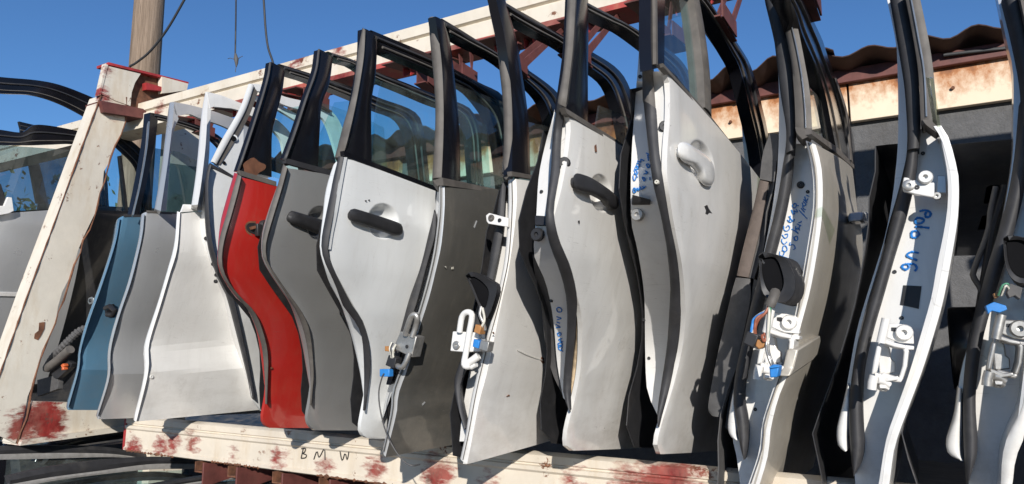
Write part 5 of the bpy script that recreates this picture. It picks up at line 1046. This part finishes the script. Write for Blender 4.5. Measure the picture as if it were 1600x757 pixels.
# ------------------------------------------------------------------ lower tier: door frames hanging under the lower rail
LOW = 'door frames hanging under the lower rail'
def low_frame(label, X, top, mid, bot, body):
    f = onX(X)
    a = f(*top[0])
    t = thing('window_frame', label, 'door frame', tuple(a), LOW)
    n = 34
    T, Mi, B = [np.array([f(*p) for p in resample(q, n)]) for q in (top, mid, bot)]
    slab('frame_rail', np.stack([T, (T+Mi)/2+np.array([.006, 0, 0]), Mi], 1), (-.03, 0, 0), M['rubber'], t)
    slab('bright_strip', np.stack([Mi+np.array([.001, 0, -.0005]), (Mi+B)/2+np.array([.003, 0, 0]), B], 1), (-.02, 0, 0), M['strip'], t)
    y0, y1 = T[:, 1].min(), T[:, 1].max(); zt = B[:, 2].min()-.16
    box('frame_pillar', (X-.026, y0+.02, zt-.2), (X-.004, y0+.07, T[3, 2]-.05), M['black'], t)
    box('lower_panel', (X-.05, y0+.02, .25), (X-.006, y1, zt), M[body], t, bevel=.01)
    prism('glass', [(X-.016, y0+.04, zt+.001), (X-.016, y1-.02, zt+.001), (X-.016, y1-.02, B[-1, 2]-.002), (X-.016, (y0+y1)/2, B[n//2, 2]-.002), (X-.016, y0+.04, B[0, 2]-.002)], (-.004, 0, 0), M['glass_d'], t, smooth=False)
    return t
low_frame('dark curved window frame rail with bright strip, uppermost at the bottom left', -3.0, [(-20, 698.5), (78, 696.5), (156, 698), (195, 703), (234, 711), (262, 719)], [(-20, 710.5), (78, 708), (156, 708.5), (195, 711.5), (218, 715.5), (250, 722)], [(-20, 719), (78, 717), (150, 714.8), (185, 715), (214, 717.5), (246, 723.5)], 'dark')
low_frame('long dusty dark window frame rail rising to the right, below the uppermost one', -2.65, [(13, 745), (78, 730.5), (156, 720), (234, 715), (307, 716)], [(16, 757), (78, 746), (156, 735.7), (234, 725.5), (307, 725)], [(20, 766), (78, 752.6), (156, 742), (234, 734), (307, 733)], 'grey')
low_frame('short curved dark frame strip with dull bright edge, lowest at the bottom left', -2.8, [(20, 775), (90, 757), (170, 744), (240, 738), (300, 742)], [(24, 783), (92, 764), (170, 751), (238, 745), (300, 749)], [(28, 790), (94, 770), (170, 757), (236, 751), (298, 754)], 'dark')
low_frame('greyish window frame rail at the bottom under the red gussets', -2.25, [(200, 768), (260, 754), (367, 738), (440, 733)], [(205, 776), (265, 760), (367, 745), (440, 740)], [(208, 782), (268, 765), (368, 749), (440, 744)], 'dark')
low_frame('grey window frame rail beside the lowest right gusset at the bottom', -2.0, [(330, 768), (400, 752), (470, 741)], [(334, 776), (402, 759), (470, 747)], [(336, 780), (404, 763), (470, 751)], 'grey')

LOW2 = 'car doors added to block light below the rail behind the gussets'
for k in range(10):  # added doors that block sunlight and darken the space under the rail
    X = -1.80+.25*k
    t = thing('car_door', 'dark car door added to block light below the lower rail, behind the red gussets', 'car door', (X, 1.62, .25), LOW2)
    zt = 1.04; b0 = 1.52+.03*(k % 3)
    slab('outer_panel', [[(X-.10*((z-.65)/.4)**2, y, z) for y in (b0, b0+.3, b0+.6, b0+.9)] for z in np.linspace(.25, zt, 9)], (-.08, 0, 0), M['navy'], t, angle=40)
    tube('window_frame', resample([(X-.03, b0+.03, zt-.02), (X-.04, b0+.10, 1.10), (X-.045, b0+.2, 1.20), (X-.045, b0+.55, 1.21), (X-.04, b0+.75, 1.12), (X-.03, b0+.86, zt-.02)], 30), .022, M['black'], t, 8)
# ------------------------------------------------------------------ timber pole and cables
m, nt, b = mat_new('weathered_timber')
tn = pos_noise(nt, 9, 6, .65, (5, 5, .22)); fi = pos_noise(nt, 30, 5, .6, (5, 5, .12), 3)
c = mixc(nt, ramp(nt, tn, .3, .7), (.13, .092, .062), (.30, .225, .165)); c = mixc(nt, ramp(nt, fi, .60, .70), c, (.075, .05, .035))
nt.links.new(c, b.inputs['Base Color']); b.inputs['Roughness'].default_value = .85; bump(nt, b, fi, .6, .01)
POLE_Y = 3.7
pt, pb2 = on_plane(234, 0, 1, POLE_Y), on_plane(215, 262, 1, POLE_Y)
dv = (pt-pb2)/(pt[2]-pb2[2])
base = pb2-dv*pb2[2]; tip = pb2+dv*(6.2-pb2[2])
r0 = .5*48/px_per_m(pt)*.92
pole = thing('utility_pole', 'weathered round timber pole rising behind the leaning end post', 'utility pole', tuple(base))
nseg, sd_ = 24, 28; V = []; Fc = []
rnd = random.Random(9); wob = [1+.02*rnd.uniform(-1, 1) for _ in range(sd_)]
for i in range(nseg):
    t = i/(nseg-1); cpt = base+(tip-base)*t
    for k in range(sd_): V.append(cpt+np.array([cos(2*pi*k/sd_), sin(2*pi*k/sd_), 0])*r0*(1.12-.2*t)*wob[k])
for i in range(nseg-1):
    for k in range(sd_): Fc.append((i*sd_+k, i*sd_+(k+1) % sd_, (i+1)*sd_+(k+1) % sd_, (i+1)*sd_+k))
Fc.append(tuple((nseg-1)*sd_+k for k in range(sd_)))
link_mesh('trunk', V, Fc, m, pole)
def tagged(o, label, cat, group=None):
    o['label'] = label; o['category'] = cat
    if group: o['group'] = group
    return o
CY_ = POLE_Y-.25
c1 = tube('cable', [on_plane(x, y, 1, CY_) for x, y in resample([(300, -22), (288, 0), (262, 45), (235, 80), (212, 99), (202, 106), (196, 130)], 40)], .010, M['cable'], None, 8)
tagged(c1, 'dark cable sagging across the front of the timber pole', 'cable')
c2 = thing('cable', 'thin cable hanging from above with a small clamp at its end', 'cable', tuple(on_plane(369, 0, 1, 2.4)))
tube('cable_line', [on_plane(x, y, 1, 2.4) for x, y in [(369, -40), (368.5, 30), (367.5, 88)]], .0042, M['cable'], c2, 6, 20)
cl = tube('cable_clamp', [on_plane(x, y, 1, 2.4) for x, y in [(368, 84), (369, 92), (369.5, 99), (369, 105)]], [.005, .013, .009, .003], M['card_g'], c2, 8)
for q in ([(366, 93), (360, 91), (356, 92)], [(371, 94), (375, 90), (379, 88)], [(369, 104), (368, 110), (368, 113)]):
    tube('wire_end', [on_plane(x, y, 1, 2.4) for x, y in q], .0018, M['card_g'], c2, 5)
c3 = tube('cable', [on_plane(x, y, 1, 2.2) for x, y in resample([(409, -30), (412, 0), (415, 45), (419, 75), (427, 100), (431, 130)], 30)], .0055, M['cable'], None, 8)
tagged(c3, 'dark cable dropping steeply behind the red door frame', 'cable')

# ------------------------------------------------------------------ shrub beyond the yard, seen through the dusty glass at the left
lf = plain('leaf', (.060, .085, .028), .6, 0, .45, 6, 0)
shrub = thing('shrub', 'green shrub beyond the yard, seen through dusty glass at the left', 'shrub', (-9.0, 4.2, 0))
rl_ = random.Random(21); V = []; Fc = []
ctrs = [(rl_.gauss(-9.0, 1.0), rl_.gauss(4.2, .7), rl_.uniform(.7, 2.9)) for _ in range(46)]
for cx_, cy_, cz_ in ctrs:
    for _ in range(200):
        p = np.array([cx_, cy_, cz_])+np.array([rl_.gauss(0, .26) for _ in range(3)])
        a = np.array([rl_.gauss(0, 1) for _ in range(3)]); a /= np.linalg.norm(a); b_ = np.cross(a, [rl_.gauss(0, 1) for _ in range(3)]); b_ /= np.linalg.norm(b_)+1e-6
        q = len(V); V += [p-a*.045, p+b_*.02, p+a*.045, p-b_*.02]; Fc.append((q, q+1, q+2, q+3))
crn = link_mesh('crown', V, Fc, lf, shrub, smooth=False); crn['kind'] = 'stuff'
for k in range(5):
    a = rl_.uniform(0, 6.28); tube('stem', [(-9+.1*cos(a), 4.2+.1*sin(a), 0), (-9+.4*cos(a), 4.2+.4*sin(a), 1.0), (-9+.9*cos(a), 4.2+.7*sin(a), 2.1)], [.05, .035, .012], m, shrub, 7)

# ------------------------------------------------------------------ knocks, scratches and small holes on single doors
D9.skin_ribbon('dent_crease', [(808, 547), (822, 553), (838, 559), (847, 562)], [(809, 549.5), (822, 556.5), (838, 562.5), (848, 565)], M['white_b'], off=.003, thick=.006, bulge=.003, n=14, m_=4)
for q in ([(846, 558), (850, 560), (851, 567), (848, 569), (845, 564)], [(770, 520), (772, 519), (773, 523)], [(792, 620), (796, 617), (797, 619)]):
    D9.poly('paint_chip', q, M['rust'], off=.0048, thick=.002)
for d, q, mt in ((D10, [(968, 565), (981, 545), (982, 546), (969, 567)], 'plastic'), (D10, [(944, 670), (948, 662), (949, 664), (945.5, 671)], 'plastic'), (D10, [(904, 345), (906, 345), (906, 350)], 'plastic'),
                 (D10, [(930, 228), (932, 226), (933, 238), (931, 237)], 'rust'), 
                 (D5, [(423, 575), (425.5, 573.5), (426, 576.5), (423.5, 577)], 'rust'), (D6, [(520, 466), (526, 463), (527, 464.5), (521, 467.5)], 'silver'), 
                 (D8, [(706, 418), (709, 417), (709, 421), (706, 421)], 'wire_w'), (D8, [(695, 417), (697, 416), (698, 420)], 'wire_w'), (D8, [(741, 355), (745, 345), (746, 346), (742, 357)], 'silver'),
                 (D8, [(660, 632), (664, 628), (665, 629), (661, 634)], 'silver')):
    d.poly('scratch', q, M[mt], off=.0048 if d.front is False else .0042, thick=.0015)
for d, L in ((D13, [(1409, 497), (1398, 425), (1442, 240)]), (D10, [(861, 470), (846, 300), (868, 200)]), (D11, [(1000, 120), (1014, 560), (1006, 500)]), (D12, [(1180, 640), (1262, 300)])):
    for px, py in L: button('jamb_hole', hit(px, py, d.jamb(d.joff-.001)), .0035, (0, -1, 0), .0015, M['plastic'], d.root, 8)
for k in range(3):  # plain dark panels added so the view below the end frame stays dark
    X = -3.25-.28*k
    t = thing('car_door', 'dark car door added to keep the space below the end frame dark', 'car door', (X, 1.75, .2), 'car doors added for darkness below the end frame')
    slab('outer_panel', [[(X-.09*((z-.65)/.4)**2, y, z) for y in (1.62, 1.95, 2.3, 2.7)] for z in np.linspace(.2, 1.12, 9)], (-.08, 0, 0), M['navy'], t, angle=40)
    tube('window_frame', resample([(X-.04, 1.65, 1.10), (X-.04, 1.72, 1.16), (X-.045, 2.3, 1.17), (X-.04, 2.66, 1.10)], 20), .02, M['black'], t, 8)
